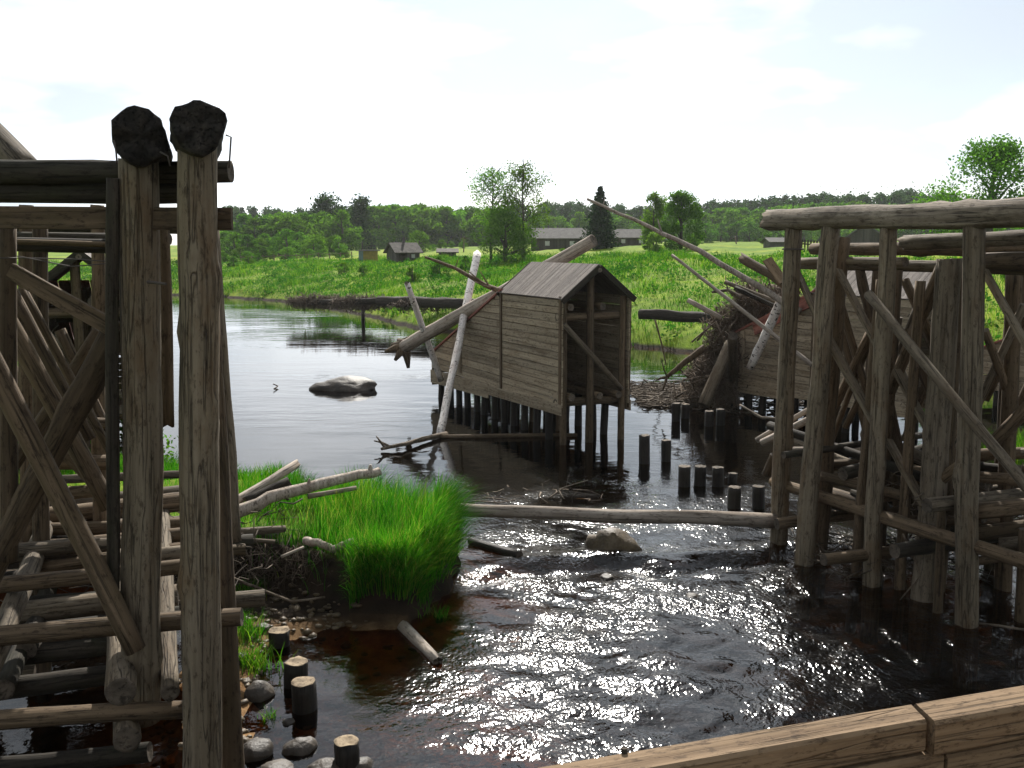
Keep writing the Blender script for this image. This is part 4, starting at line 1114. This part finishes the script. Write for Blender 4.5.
for x0, y0, Y0, x1, y1, Y1, r, mt in (
    (943, 266, 11.6, 890, 392, 11.9, .075, M_BROWN), (1050, 385, 10.8, 990, 446, 11.3, .08, M_BROWN), (1040, 360, 12.3, 1000, 445, 12.3, .05, M_BROWN),
    (870, 333, 13.0, 832, 412, 13.1, .06, M_BROWN), (882, 350, 13.2, 845, 428, 13.3, .05, M_BROWN), (900, 335, 13.5, 820, 420, 13.8, .05, M_GREY),
    (955, 430, 11.9, 925, 500, 11.7, .05, M_BROWN), (905, 280, 12.6, 935, 345, 12.2, .06, M_BROWN), (940, 480, 11.0, 965, 462, 10.8, .07, M_BROWN),
    (920, 300, 12.9, 890, 380, 13.0, .05, M_GREY), (1010, 400, 11.4, 985, 330, 11.2, .05, M_BROWN), (955, 370, 11.5, 985, 440, 11.2, .045, M_GREY), (905, 330, 12.2, 960, 470, 11.4, .055, M_BROWN), (960, 300, 12.0, 905, 440, 12.4, .06, M_BROWN), (840, 300, 13.2, 875, 420, 12.9, .05, M_BROWN), (1035, 300, 11.6, 985, 400, 11.9, .05, M_BROWN), (925, 330, 12.6, 975, 450, 12.2, .05, M_GREY)):
    T_('brace', P(x0, y0, Y0), P(x1, y1, Y1), r, r * .92, mt, sides=10)
# crib fill
rnd2 = random.Random(9)
for x0, y0, Y0, x1, y1, Y1, r, mt in (
    (790, 450, 13.9, 905, 450, 13.4, .05, M_PALE), (820, 466, 13.0, 940, 459, 12.6, .075, M_BROWN), (830, 482, 13.2, 950, 482, 12.4, .07, M_BROWN),
    (880, 498, 12.0, 960, 492, 11.8, .06, M_BROWN), (900, 470, 12.6, 985, 466, 12.2, .07, M_GREY), (905, 520, 11.4, 1000, 520, 11.0, .06, M_BROWN),
    (960, 535, 10.9, 1060, 522, 10.5, .09, M_BROWN), (1000, 545, 10.6, 1060, 540, 10.3, .08, M_GREY), (960, 495, 11.6, 1040, 482, 11.2, .06, M_GREY),
    (970, 470, 12.0, 1050, 470, 11.6, .07, M_BROWN), (905, 452, 13.4, 960, 445, 13.2, .06, M_GREY), (985, 455, 12.6, 1050, 450, 12.2, .05, M_PALE)):
    T_('crib_log', P(x0, y0, Y0), P(x1, y1, Y1), r, r * .92, mt, sides=10)
rc_ = random.Random(21)
ur, vr = Vector((-.40, .916, 0)), Vector((.916, .40, 0))
for i in range(26):
    c = Vector((4.35, 11.9, 0)) + ur * rc_.uniform(-1.6, 1.5) + vr * rc_.uniform(.25, 1.9) + Vector((0, 0, rc_.uniform(.25, 1.45)))
    d = (ur if rc_.random() < .55 else vr) + Vector((rc_.uniform(-.25, .25), rc_.uniform(-.25, .25), rc_.uniform(-.12, .12)))
    l = rc_.uniform(.6, 1.3)
    T_('crib_log', c - d * l, c + d * l, rc_.uniform(.04, .085), None, rc_.choice((M_BROWN, M_BROWN, M_GREY, M_DARK)), sides=10)
for i in range(9):
    c = Vector((4.6, 11.9, 0)) + ur * rc_.uniform(-1.6, 1.6) + vr * rc_.uniform(.3, 1.6)
    a = rc_.uniform(-.75, .75); q = ur * rc_.uniform(-1, 1)
    T_('brace', c - q * .9 + Vector((0, 0, .5)), c + q * .9 + Vector((0, 0, rc_.uniform(2.6, 3.7))), rc_.uniform(.04, .07), None, rc_.choice((M_BROWN, M_GREY)), sides=9)
for i, (z) in enumerate((3.3,)):
    V, F = tube([Vector((3.62 + .13 * math.cos(t), 13.0 + .13 * math.sin(t), 3.95)) - rt.location for t in np.linspace(0, 6.28, 13)], [.012] * 13, 5)
    link('wire_band', mesh('wire_band', V, F), M_IRON, rt)

# ------------------------------------------------------------------ loose logs and driftwood
def drift(name, a, b_, r0, r1, mat, label, cat='log', group=None, **k):
    return tag(log(name, a, b_, r0, r1, mat, None, **k), label, cat, group)
drift('fallen_log', P(372, 507, 12.7), P(776, 521, 12.95), .08, .10, M_PALE, 'long bleached log spanning the stream from the grassy islet to the trestle', sides=14)
# on the midstream hut
big = log('trunk', P(404, 347, 25.2), P(594, 240, 22.2), .165, .14, M_PALE, None, sides=14)
bigr = tag(empty('uprooted_trunk', big.location), 'thick bare trunk with root end lying over the midstream hut roof', 'log')
big.parent = bigr; big.location = (0, 0, 0)
root = P(404, 347, 25.2)
for (dx, dy, dz, l) in ((-.6, -.1, -.15, .5), (.2, -.2, -.9, .55), (-.4, -.3, -.6, .42), (-.3, .3, .3, .3), (-.8, .2, .1, .35)):
    d = Vector((dx, dy, dz)).normalized() * l
    V, F = tube([Vector(), d * .5 + Vector((.02, 0, .03)), d], [.15, .1, .04], 7)
    link('root_stub', mesh('root_stub', V, F, True), M_BROWN, bigr)
drift('birch_pole', P(441, 380, 25.4), P(407, 283, 24.1), .085, .07, M_BIRCH, 'short white birch pole leaning on the root end of the bare trunk', 'pole', broken=.4)
drift('birch_pole', G(439, 437, -.05), P(477, 254, 26.0), .085, .10, M_BIRCH, 'long white birch pole standing in water against the hut wall', 'pole', broken=.3)
tag(branch('driftwood_branch', [P(425, 257, 24.2), P(455, 268, 24.0), P(485, 285, 23.6), P(503, 292, 23.2)], .03, .07, M_BROWN, forks=((.7, (-.6, 0, .5), .5, .03), (.8, (-.5, .2, .8), .45, .025), (.9, (-.8, -.1, .3), .5, .025), (.4, (.3, 0, .8), .3, .015))), 'dark forked branch lying on the bare trunk beside the hut roof', 'branch')
tag(branch('driftwood_branch', [P(395, 343, 25.6), P(425, 330, 25.4), P(455, 312, 25.2)], .02, .03, M_BROWN), 'thin stick beneath the root end of the bare trunk', 'branch')
drift('floating_log', G(440, 437, .03), G(577, 435, .03), .05, .045, M_BROWN, 'thin log floating along the foot of the midstream hut')
tag(branch('driftwood_branch', [G(381, 449, .05), G(400, 445, .1), G(420, 440, .08), G(446, 434, .05)], .03, .06, M_TWIG, forks=((.1, (-.5, .2, .6), .3, .03), (.2, (-.6, .1, .2), .35, .03), (.5, (.6, .6, .1), .6, .02))), 'forked root branch floating left of the birch pole foot', 'branch')
# by the second hut and the root heap
tag(branch('leaning_pole', [P(800, 312, 22.2), P(779, 299, 22.5), P(700, 251, 23.2), P(650, 227, 23.6), P(587, 199, 24)], .09, .03, M_PALE, forks=((.72, (-.3, 0, .9), .35, .03), (.96, (.2, 0, .9), .2, .012))), 'very long thin trunk slanting up above the midstream hut roof', 'pole')
drift('leaning_pole', P(672, 255, 23.6), P(812, 365, 20.6), .035, .05, M_PALE, 'thin pale pole slanting down in front of the second hut', 'pole')
drift('drift_log', P(782, 300, 22.6), P(750, 368, 23.3), .11, .09, M_BIRCH, 'pale barkless log propped between root heap and trestle')
drift('drift_log', P(742, 258, 23.5), P(790, 285, 22.2), .11, .11, M_BROWN, 'short thick dark log at the top of the root heap', broken=.5)
drift('drift_log', P(735, 288, 23.6), P(800, 318, 22.6), .06, .05, M_DARK, 'dark log below the long slanting trunk on the root heap')
tag(plank('loose_board', P(767, 259, 20.2), P(783, 282, 20.0), .22, .04, M_KERB, (.3, -.9, .2)), 'orange-brown broken board beside the near post of the right trestle', 'board')
drift('drift_log', P(731, 343, 23.9), P(703, 405, 23.4), .15, .14, M_GREY, 'thick log leaning down the front of the root heap')
drift('drift_post', G(733, 421, -.6), P(733, 336, 22.6), .13, .11, M_GREY, 'upright post standing in water before the root heap', 'post')
tag(branch('driftwood_branch', [P(667, 377, 24.2), P(680, 366, 24.2), P(705, 347, 24.2)], .05, .09, M_BROWN, forks=((.05, (-.9, 0, -.3), .3, .04), (.05, (-.3, -.2, -.9), .35, .04), (.1, (-.3, 0, .9), .5, .02))), 'root-ended branch sticking out left of the root heap', 'branch')
drift('drift_log', P(725, 282, 23.8), P(800, 312, 22.8), .05, .07, M_GREY, 'grey limb beside the long slanting trunk above the heap')
drift('drift_log', P(752, 262, 23.2), P(800, 300, 22.4), .05, .06, M_BROWN, 'thin brown limb under the short thick log above the heap')
tag(branch('driftwood_branch', [P(712, 292, 24.4), P(728, 290, 24.2), P(742, 298, 24.0)], .03, .05, M_TWIG, forks=((.2, (-.5, 0, .5), .4, .02), (.5, (-.2, 0, .9), .35, .02))), 'twisted pale root on top of the root heap', 'branch')
drift('drift_log', P(688, 300, 24.6), P(722, 318, 24.2), .06, .06, M_PALE, 'short pale log stub poking from the top of the root heap')
tag(branch('driftwood_branch', [P(655, 320, 30), P(662, 345, 30), P(666, 365, 30)], .03, .015, M_BROWN, forks=((.5, (.8, 0, -.5), .7, .012),)), 'thin drooping branch under the boom log right of the hut', 'branch')
drift('drift_pole', P(757, 440, 14.8), P(822, 402, 14.2), .045, .04, M_PALE, 'upper of two pale poles slanting from water behind the first trestle post', 'pole')
drift('drift_pole', P(762, 443, 14.6), P(812, 418, 14.1), .055, .05, M_PALE, 'lower thicker pale pole slanting from water behind the first trestle post', 'pole')
drift('drift_log', P(766, 475, 13.6), P(774, 455, 13.5), .06, .06, M_BROWN, 'short hanging log stub left of the first trestle post')
tag(branch('driftwood_branch', [P(740, 405, 16.5), P(762, 418, 16.0), P(790, 420, 15.6)], .02, .03, M_TWIG), 'thin bent branch in the water behind the first trestle post', 'branch')
# the flood-stranded boom
drift('boom_log', P(378, 301, 50.5), P(505, 305, 46.0), .24, .25, M_DARK, 'thick dark boom log left of the midstream hut over the calm water', rough=.15)
drift('boom_log', P(640, 314, 36.5), P(716, 318, 35.0), .19, .19, M_DARK, 'dark boom log right of the midstream hut reaching the root heap', rough=.12)
drift('boom_log', P(300, 303, 53), P(400, 300, 50), .14, .17, M_DARK, 'leftmost boom log hung with matted roots')
drift('mooring_stake', G(363, 325, -.5), P(363, 303, 51.6), .10, .09, M_PILE, 'thin dark stake under the root-hung boom log', 'stake')
def litter(name, n, spot, ln, r, mat, label, seed, flat=1.0, cat='driftwood'):
    rng = random.Random(seed)
    V, F = [], []
    for i in range(n):
        c = spot(rng)
        d = Vector((rng.gauss(0, 1), rng.gauss(0, 1), rng.gauss(0, flat) + (.3 if flat > 1 else 0))).normalized()
        if flat > 1: d = (d + Vector((.25, 0, 0))).normalized()
        l = rng.uniform(.5, 1.5) * ln
        b_ = Vector((rng.gauss(0, 1), rng.gauss(0, 1), rng.gauss(0, flat))) * l * .12
        rr = r * rng.uniform(.4, 1.5)
        b2 = Vector((rng.gauss(0, 1), rng.gauss(0, 1), rng.gauss(0, flat))) * l * .14
        tube([c - d * l * .5, c - d * l * .2 + b_, c + d * l * .15 + b2, c + d * l * .5], [rr, rr * .9, rr * .7, rr * .3], 4, V, F)
    o0 = V[0].copy()
    o = link(name, mesh(name, [v - o0 for v in V], F, True), mat, None, Matrix.Translation(o0))
    return tag(o, label, cat, kind='stuff')
def ell(c, sx, sy, sz):
    c = Vector(c)
    def f(rng):
        while True:
            p = Vector((rng.uniform(-1, 1), rng.uniform(-1, 1), rng.uniform(-1, 1)))
            if p.length <= 1: return c + Vector((p.x * sx, p.y * sy, p.z * sz))
    return f
hc = P(722, 350, 22.2)
def heap(rng):
    t = rng.random() ** .8
    z = .1 + t * 2.75
    w = .95 - .2 * t
    a = rng.uniform(0, 6.28); q = math.sqrt(rng.random()) * (1 + .25 * math.sin(a * 3 + z * 2.5) + .2 * math.sin(z * 6 + a))
    return Vector((5.0 + 1.35 * t + .92 * w * q * math.cos(a), 24.8 + .8 * w * q * math.sin(a), z + .15 * math.cos(a * 2)))
litter('root_heap', 460, heap, .8, .022, M_ROOT, 'thick roots and limbs within the heap by the second hut', 30, flat=1.2)
litter('root_heap', 3600, heap, .6, .011, M_ROOT, 'tall heap of tangled roots and branches piled against the second hut', 31, flat=1.2)
litter('broken_branches', 70, heap, 1.0, .022, M_TWIG, 'pale broken branches sticking out of the root heap', 32)
litter('boom_roots', 840, ell(P(318, 302, 52.6), 1.75, .4, .34), .5, .016, M_ROOT, 'matted roots hanging on the left boom log', 33)
litter('boom_roots', 840, ell(P(362, 303, 51.4), 1.75, .4, .36), .5, .016, M_ROOT, 'matted roots along the middle of the boom log', 34)
litter('boom_roots', 400, ell(P(425, 306, 49), 1.8, .4, .26), .5, .016, M_ROOT, 'matted roots below the boom log near the hut', 35)
def raft(rng):
    return G(rng.uniform(632, 712), 0, 0) if False else Vector((rng.uniform(3.3, 5.4), rng.uniform(24.6, 28.5), rng.uniform(.0, .14)))
litter('driftwood_raft', 800, raft, .4, .017, M_TWIG, 'floating raft of pale sticks beside the root heap', 36, flat=.12)
litter('driftwood_raft', 260, lambda g: Vector((g.uniform(5.2, 9.5), g.uniform(23.5, 28), g.uniform(0, .12))),   .5, .02, M_TWIG, 'raft of sticks behind the second hut piles', 37, flat=.12)
litter('stick_litter', 300, lambda g: Vector((3.75 + g.uniform(0, 1.9), 0, g.uniform(0, .28))) + Vector((0, 13.0 - g.uniform(0, 1.6), 0)), .38, .008, M_TWIG, 'stick litter caught between the right trestle posts', 38, flat=.35)
litter('stick_litter', 160, lambda g: Vector((g.uniform(4.6, 6.2), g.uniform(10.8, 13.2), g.uniform(.7, 1.35))), .45, .009, M_TWIG, 'brushwood lying on the right trestle crib logs', 39, flat=.35)
litter('stick_litter', 160, lambda g: Vector((g.uniform(-5.0, -2.6), g.uniform(9.0, 12.0), g.uniform(.5, 1.0))), .35, .008, M_TWIG, 'brushwood lying behind the left trestle crib', 40, flat=.35)
litter('stick_litter', 26, lambda g: G(g.uniform(470, 600), g.uniform(484, 502), g.uniform(-.02, .02)), .55, .01, M_ROOT, 'dark twigs caught in the riffle above the long log', 41, flat=.2)
def face_roots(rng):
    t = rng.random()
    return Vector((-3.4 + 1.9 * t + rng.uniform(-.1, .1), 11.25 - .62 * t + rng.uniform(-.12, .1), rng.uniform(.05, .55)))
litter('bank_roots', 420, face_roots, .3, .006, M_ROOT, 'fine roots hanging from the dark bank of the islet', 42, flat=1.3)
tag(branch('driftwood_branch', [G(548, 499, 0), G(563, 488, .12), G(588, 480, .3)], .015, .006, M_TWIG, forks=((.4, (.3, -.6, -.3), .3, .012),)), 'thin bent twig rising from the riffle above the long log', 'branch')
drift('sunken_log', G(470, 541, .04), G(520, 556, .03), .05, .06, M_PILE, 'dark waterlogged log at the islet tip below the long log')
# on the islet
drift('drift_log', P(228, 506, 11.6), P(297, 464, 12.6), .06, .055, M_PALE, 'bleached log slanting up on the islet, uppermost of the pile', broken=.4)
tag(branch('drift_log', [P(226, 517, 11.4), P(270, 498, 11.6), P(320, 484, 11.9), P(360, 475, 12.2), P(380, 471, 12.3)], .085, .055, M_PALE, forks=((.88, (.1, 0, .9), .12, .04), (.45, (.2, 0, .8), .12, .03))), 'long bleached knobbly log across the islet grass', 'log')
drift('drift_log', P(308, 496, 12.0), P(356, 488, 12.3), .035, .03, M_PALE, 'short pale stick right of the knobbly log on the islet')
drift('drift_log', P(246, 503, 11.7), P(288, 482, 11.95), .075, .08, M_DARK, 'dark stub between the two bleached islet logs', broken=.4)
tag(branch('driftwood_branch', [P(305, 541, 11.0), P(318, 543, 10.9), P(333, 549, 10.85), P(354, 541, 10.8)], .05, .04, M_PALE), 'crooked branch jutting from the islet bank above its shadow', 'branch')
drift('drift_log', P(236, 533, 10.9), P(285, 529, 11.2), .05, .04, M_GREY, 'grey log stub low on the islet edge by the trestle')
drift('drift_log', P(232, 539, 10.6), P(275, 542, 10.7), .025, .025, M_GREY, 'thin stick under the grey log stub on the islet edge')
drift('drift_log', P(281, 557, 10.7), P(304, 547, 10.8), .018, .014, M_PALE, 'thin pale stick on the dark islet bank')
tag(branch('driftwood_branch', [P(232, 578, 10.6), P(262, 590, 10.5), P(292, 602, 10.4), P(325, 597, 10.4)], .02, .012, M_TWIG), 'thin bent branch lying at the foot of the dark islet bank', 'branch')
drift('drift_log', P(403, 626, 10.1), G(438, 662, .02), .065, .05, M_PALE, 'bleached log dipping from the islet tip into the shallows', broken=.5)
tag(branch('driftwood_branch', [G(965, 622, .02), G(1000, 626, .06), G(1040, 632, .06)], .012, .016, M_TWIG), 'thin pale stick drifting by the nearest right trestle post', 'branch')
tag(branch('driftwood_branch', [G(780, 498, .2), G(792, 530, .1), G(808, 566, .0)], .008, .008, M_TWIG), 'thin withy hanging between the first two right trestle posts', 'branch')
tag(branch('driftwood_branch', [P(903, 534, 11.0), P(912, 553, 11.0), P(921, 575, 10.9), G(900, 600, 0)], .012, .008, M_ROOT, forks=((.3, (.6, 0, .5), .3, .008),)), 'dark bent twig hanging under the right trestle rail', 'branch')
tag(branch('driftwood_branch', [G(274, 389, 0), G(278, 386, .05), G(273, 384, .12)], .02, .014, M_ROOT), 'tiny forked reddish twig poking out of the calm water', 'branch')

# ------------------------------------------------------------------ cut-off piles
def pile(px, ytop, ybase, w, label, group, tilt=(0, 0), cap=M_END, mat=M_PILE):
    base = G(px, ybase, 0)
    r = w / 2 / FPX * base.y * 1.02
    top = P(px, ytop, base.y)
    return tag(log('cut_pile', base - Vector((0, 0, .6)), top + Vector((tilt[0], tilt[1], 0)), r * 1.03, r * .97, mat, None, sides=16, step=.1, rough=.11, knots=False, cap=cap, broken=.07), label, 'pile', group)
g1, g2, g3 = 'cut-off piles in midstream', 'cut-off piles by the root heap', 'cut-off piles in the near shallows'
pile(646, 435, 463, 11, 'tallest cut-off pile, right of the midstream hut', g1, (-.03, 0))
pile(666, 440, 461, 10, 'cut-off pile just right of the tallest one by the hut', g1)
pile(684, 466, 486, 12, 'left one of the row of three squat piles in midstream', g1)
pile(700, 466, 485, 12, 'middle one of the row of three squat piles in midstream', g1)
pile(718, 467, 486, 12, 'right one of the row of three squat piles in midstream', g1)
pile(731, 473, 483, 9, 'small broken dark pile right of the row of three', g1, (.03, 0))
pile(735, 487, 508, 13, 'squat pile nearest above the long log', g1)
pile(759, 486, 508, 13, 'squat pile next to the first right trestle post', g1)
pile(676, 403, 421, 9, 'leftmost of four piles below the root heap', g2)
pile(686, 404, 418, 9, 'second from left of four piles below the root heap', g2)
pile(709, 411, 426, 9, 'third from left of four piles below the root heap', g2)
pile(720, 409, 425, 9, 'rightmost of four piles below the root heap', g2)
pile(279, 630, 645, 22, 'low pale-topped pile at the back of the brown pool', g3, cap=M_END_PALE)
pile(297, 661, 684, 24, 'middle one of the pale-topped piles in the brown pool', g3, cap=M_END_PALE)
pile(304, 681, 709, 26, 'nearest tall pale-topped pile in the brown pool', g3, cap=M_END_PALE)
pile(346, 741, 768, 27, 'pale-topped pile among the stones at the bottom edge', g3, cap=M_END_PALE)

# ------------------------------------------------------------------ boulders and stones
def stone(name, c, sx, sy, sz, seed, mat, label, rz=0.0, rough=.28, sub=3, group=None, flat=0.0):
    import bmesh
    bm = bmesh.new()
    bmesh.ops.create_icosphere(bm, subdivisions=sub, radius=1)
    for v in bm.verts:
        k = 1 + rough * noise.noise(v.co * 1.1 + Vector((seed * 3.7, 0, 0))) + rough * .35 * noise.noise(v.co * 3 + Vector((seed * 1.7, 5, 0))) + rough * .12 * noise.noise(v.co * 8 + Vector((0, seed, 5)))
        v.co *= k
        v.co.x *= sx; v.co.y *= sy; v.co.z *= sz
    me = bpy.data.meshes.new(name); bm.to_mesh(me); bm.free()
    me.polygons.foreach_set('use_smooth', [True] * len(me.polygons))
    o = link(name, me, mat, None, Matrix.Translation(Vector(c)) @ Matrix.Rotation(rz, 4, 'Z'))
    return tag(o, label, 'rock', group)
stone('boulder', G(345, 389, 0),   .95, .5, .34, 6, M_ROCK, 'large grey boulder rising from the calm water left of the hut', rough=.25, sub=4)
stone('boulder', G(612, 549, 0) + Vector((0, .1, 0)), .33, .3, .24, 9, M_ROCKBROWN, 'brown wet boulder in the riffle below the long log', R(-20), rough=.4)
stones = [(255, 742, 34, 26, 'dark rounded stone at the foot of the left trestle post'), (299, 738, 32, 22, 'smooth pale-topped stone left of the bottom pile'), (326, 762, 40, 24, 'dark flat stone at the bottom edge before the pile'), (357, 757, 30, 18, 'flat brown stone touching the bottom pile'),
          (258, 683, 30, 30, 'dark stone on the sandbar beside the trestle'), (276, 762, 34, 14, 'flat pale stone at the bottom edge left'), (288, 716, 14, 12, 'small dark stone above the pale-topped stone'), (240, 660, 22, 18, 'stone half hidden in grass beside the trestle post'),
          (262, 630, 14, 10, 'small stone at the head of the sandbar'), (420, 732, 10, 5, 'tiny stone breaking the shallows near the bottom'), (693, 591, 14, 6, 'small dark stone in the glittering riffle'), (607, 572, 16, 7, 'small stone in the riffle below the brown boulder'),
          (668, 598, 9, 5, 'tiny stone left of the small dark riffle stone'), (272, 575, 18, 14, 'dark stone at the foot of the islet bank'), (238, 605, 26, 20, 'dark stone by the end of the trestle rail log')]
for i, (px, py, w, h_, lb) in enumerate(stones):
    b_ = G(px, py + h_ * .35, .02)
    s = b_.length and (b_ - Vector((0, 0, EYE))).length / FPX
    stone('stone', (b_.x, b_.y, max(gz(b_.x, b_.y), -.03) + h_ * s * .08), w * s * .52, w * s * .45, h_ * s * .5, 20 + i, M_ROCK, lb, random.uniform(0, 3), group='stones in the shallows', rough=.3)
# bed stones and gravel: too many to count
rg = random.Random(4)
V, F = [], []
import bmesh
bm = bmesh.new(); bmesh.ops.create_icosphere(bm, subdivisions=1, radius=1)
sv = np.array([v.co for v in bm.verts]); sf = np.array([[v.index for v in f.verts] for f in bm.faces]); bm.free()
VV, FF = [], []
n = 0
rr = np.random.default_rng(8)
for i in range(1500):
    if i < 1250: x, y, s = rr.uniform(-3.4, -1.5), rr.uniform(6.3, 11.4), rr.uniform(.012, .05)
    else: x, y, s = rr.uniform(-2.0, .4), rr.uniform(6.5, 10.8), rr.uniform(.02, .07)
    z = gz(x, y)
    if z > .2 or z < -.5: continue
    v = sv * (1 + .25 * rr.normal(size=(len(sv), 1))) * np.array([s, s * rr.uniform(.7, 1.2), s * .55]) + np.array([x, y, z + s * .1])
    VV.append(v); FF.append(sf + n); n += len(sv)
o = link('gravel', mesh_np('gravel', np.concatenate(VV), np.concatenate(FF), True), M_ROCKBROWN)
tag(o, 'brown gravel and cobbles on the sandbar and shallow bed', 'gravel', kind='stuff')
# grass tufts on the sandbar and at the islet tip
def tuft(px, py, n, h_, spread, label, seed, z=0.02):
    c = G(px, py, z); rng = np.random.default_rng(seed)
    X, Y = c.x + rng.normal(size=n) * spread, c.y + rng.normal(size=n) * spread * .8
    o = blades('grass_tuft', X - c.x, Y - c.y, np.maximum(ground(X, Y), -.02) - c.z, rng.uniform(.5, 1.1, n) * h_, rng.uniform(.006, .012, n), .5, M_GRASS, seed)
    o.location = c
    return tag(o, label, 'grass')
tuft(252, 668, 260, .34, .10, 'grass tuft on the sandbar right of the trestle post', 61)
tuft(246, 640, 260, .32, .10, 'grass tuft beneath the projecting trestle rail log', 62)
tuft(268, 715, 60, .16, .04, 'tiny grass tuft between the bottom stones', 63)
tuft(420, 612, 140, .26, .06, 'small grass tuft at the islet tip waterline', 64)
tuft(440, 616, 60, .22, .03, 'sparse reed tuft in the water off the islet tip', 65)
tuft(247, 600, 200, .3, .10, 'grass tuft behind the projecting trestle rail log', 66)
tuft(1016, 452, 700, .6, .4, 'bright green grass tussock at the right edge behind the trestle', 67)

# ------------------------------------------------------------------ thin summer haze over the valley
V = [(x, y, z) for z in (-2.2, 26) for (x, y) in ((-950, -70), (950, -70), (950, 1560), (-950, 1560))]
m_haze = bpy.data.materials.new('thin_haze'); m_haze.use_nodes = True
hn, hl = m_haze.node_tree.nodes, m_haze.node_tree.links
hn.remove(hn['Principled BSDF'])
pv = hn.new('ShaderNodeVolumePrincipled')
pv.inputs['Color'].default_value = (.93, .96, 1.0, 1)
pv.inputs['Density'].default_value = .00017
pv.inputs['Anisotropy'].default_value = .3
hl.new(pv.outputs[0], hn['Material Output'].inputs['Volume'])
hz = link('haze', mesh('haze', V, [(3, 2, 1, 0), (4, 5, 6, 7), (0, 1, 5, 4), (1, 2, 6, 5), (2, 3, 7, 6), (3, 0, 4, 7)]), m_haze)
tag(hz, kind='stuff')
scene.cycles.volume_bounces = 1
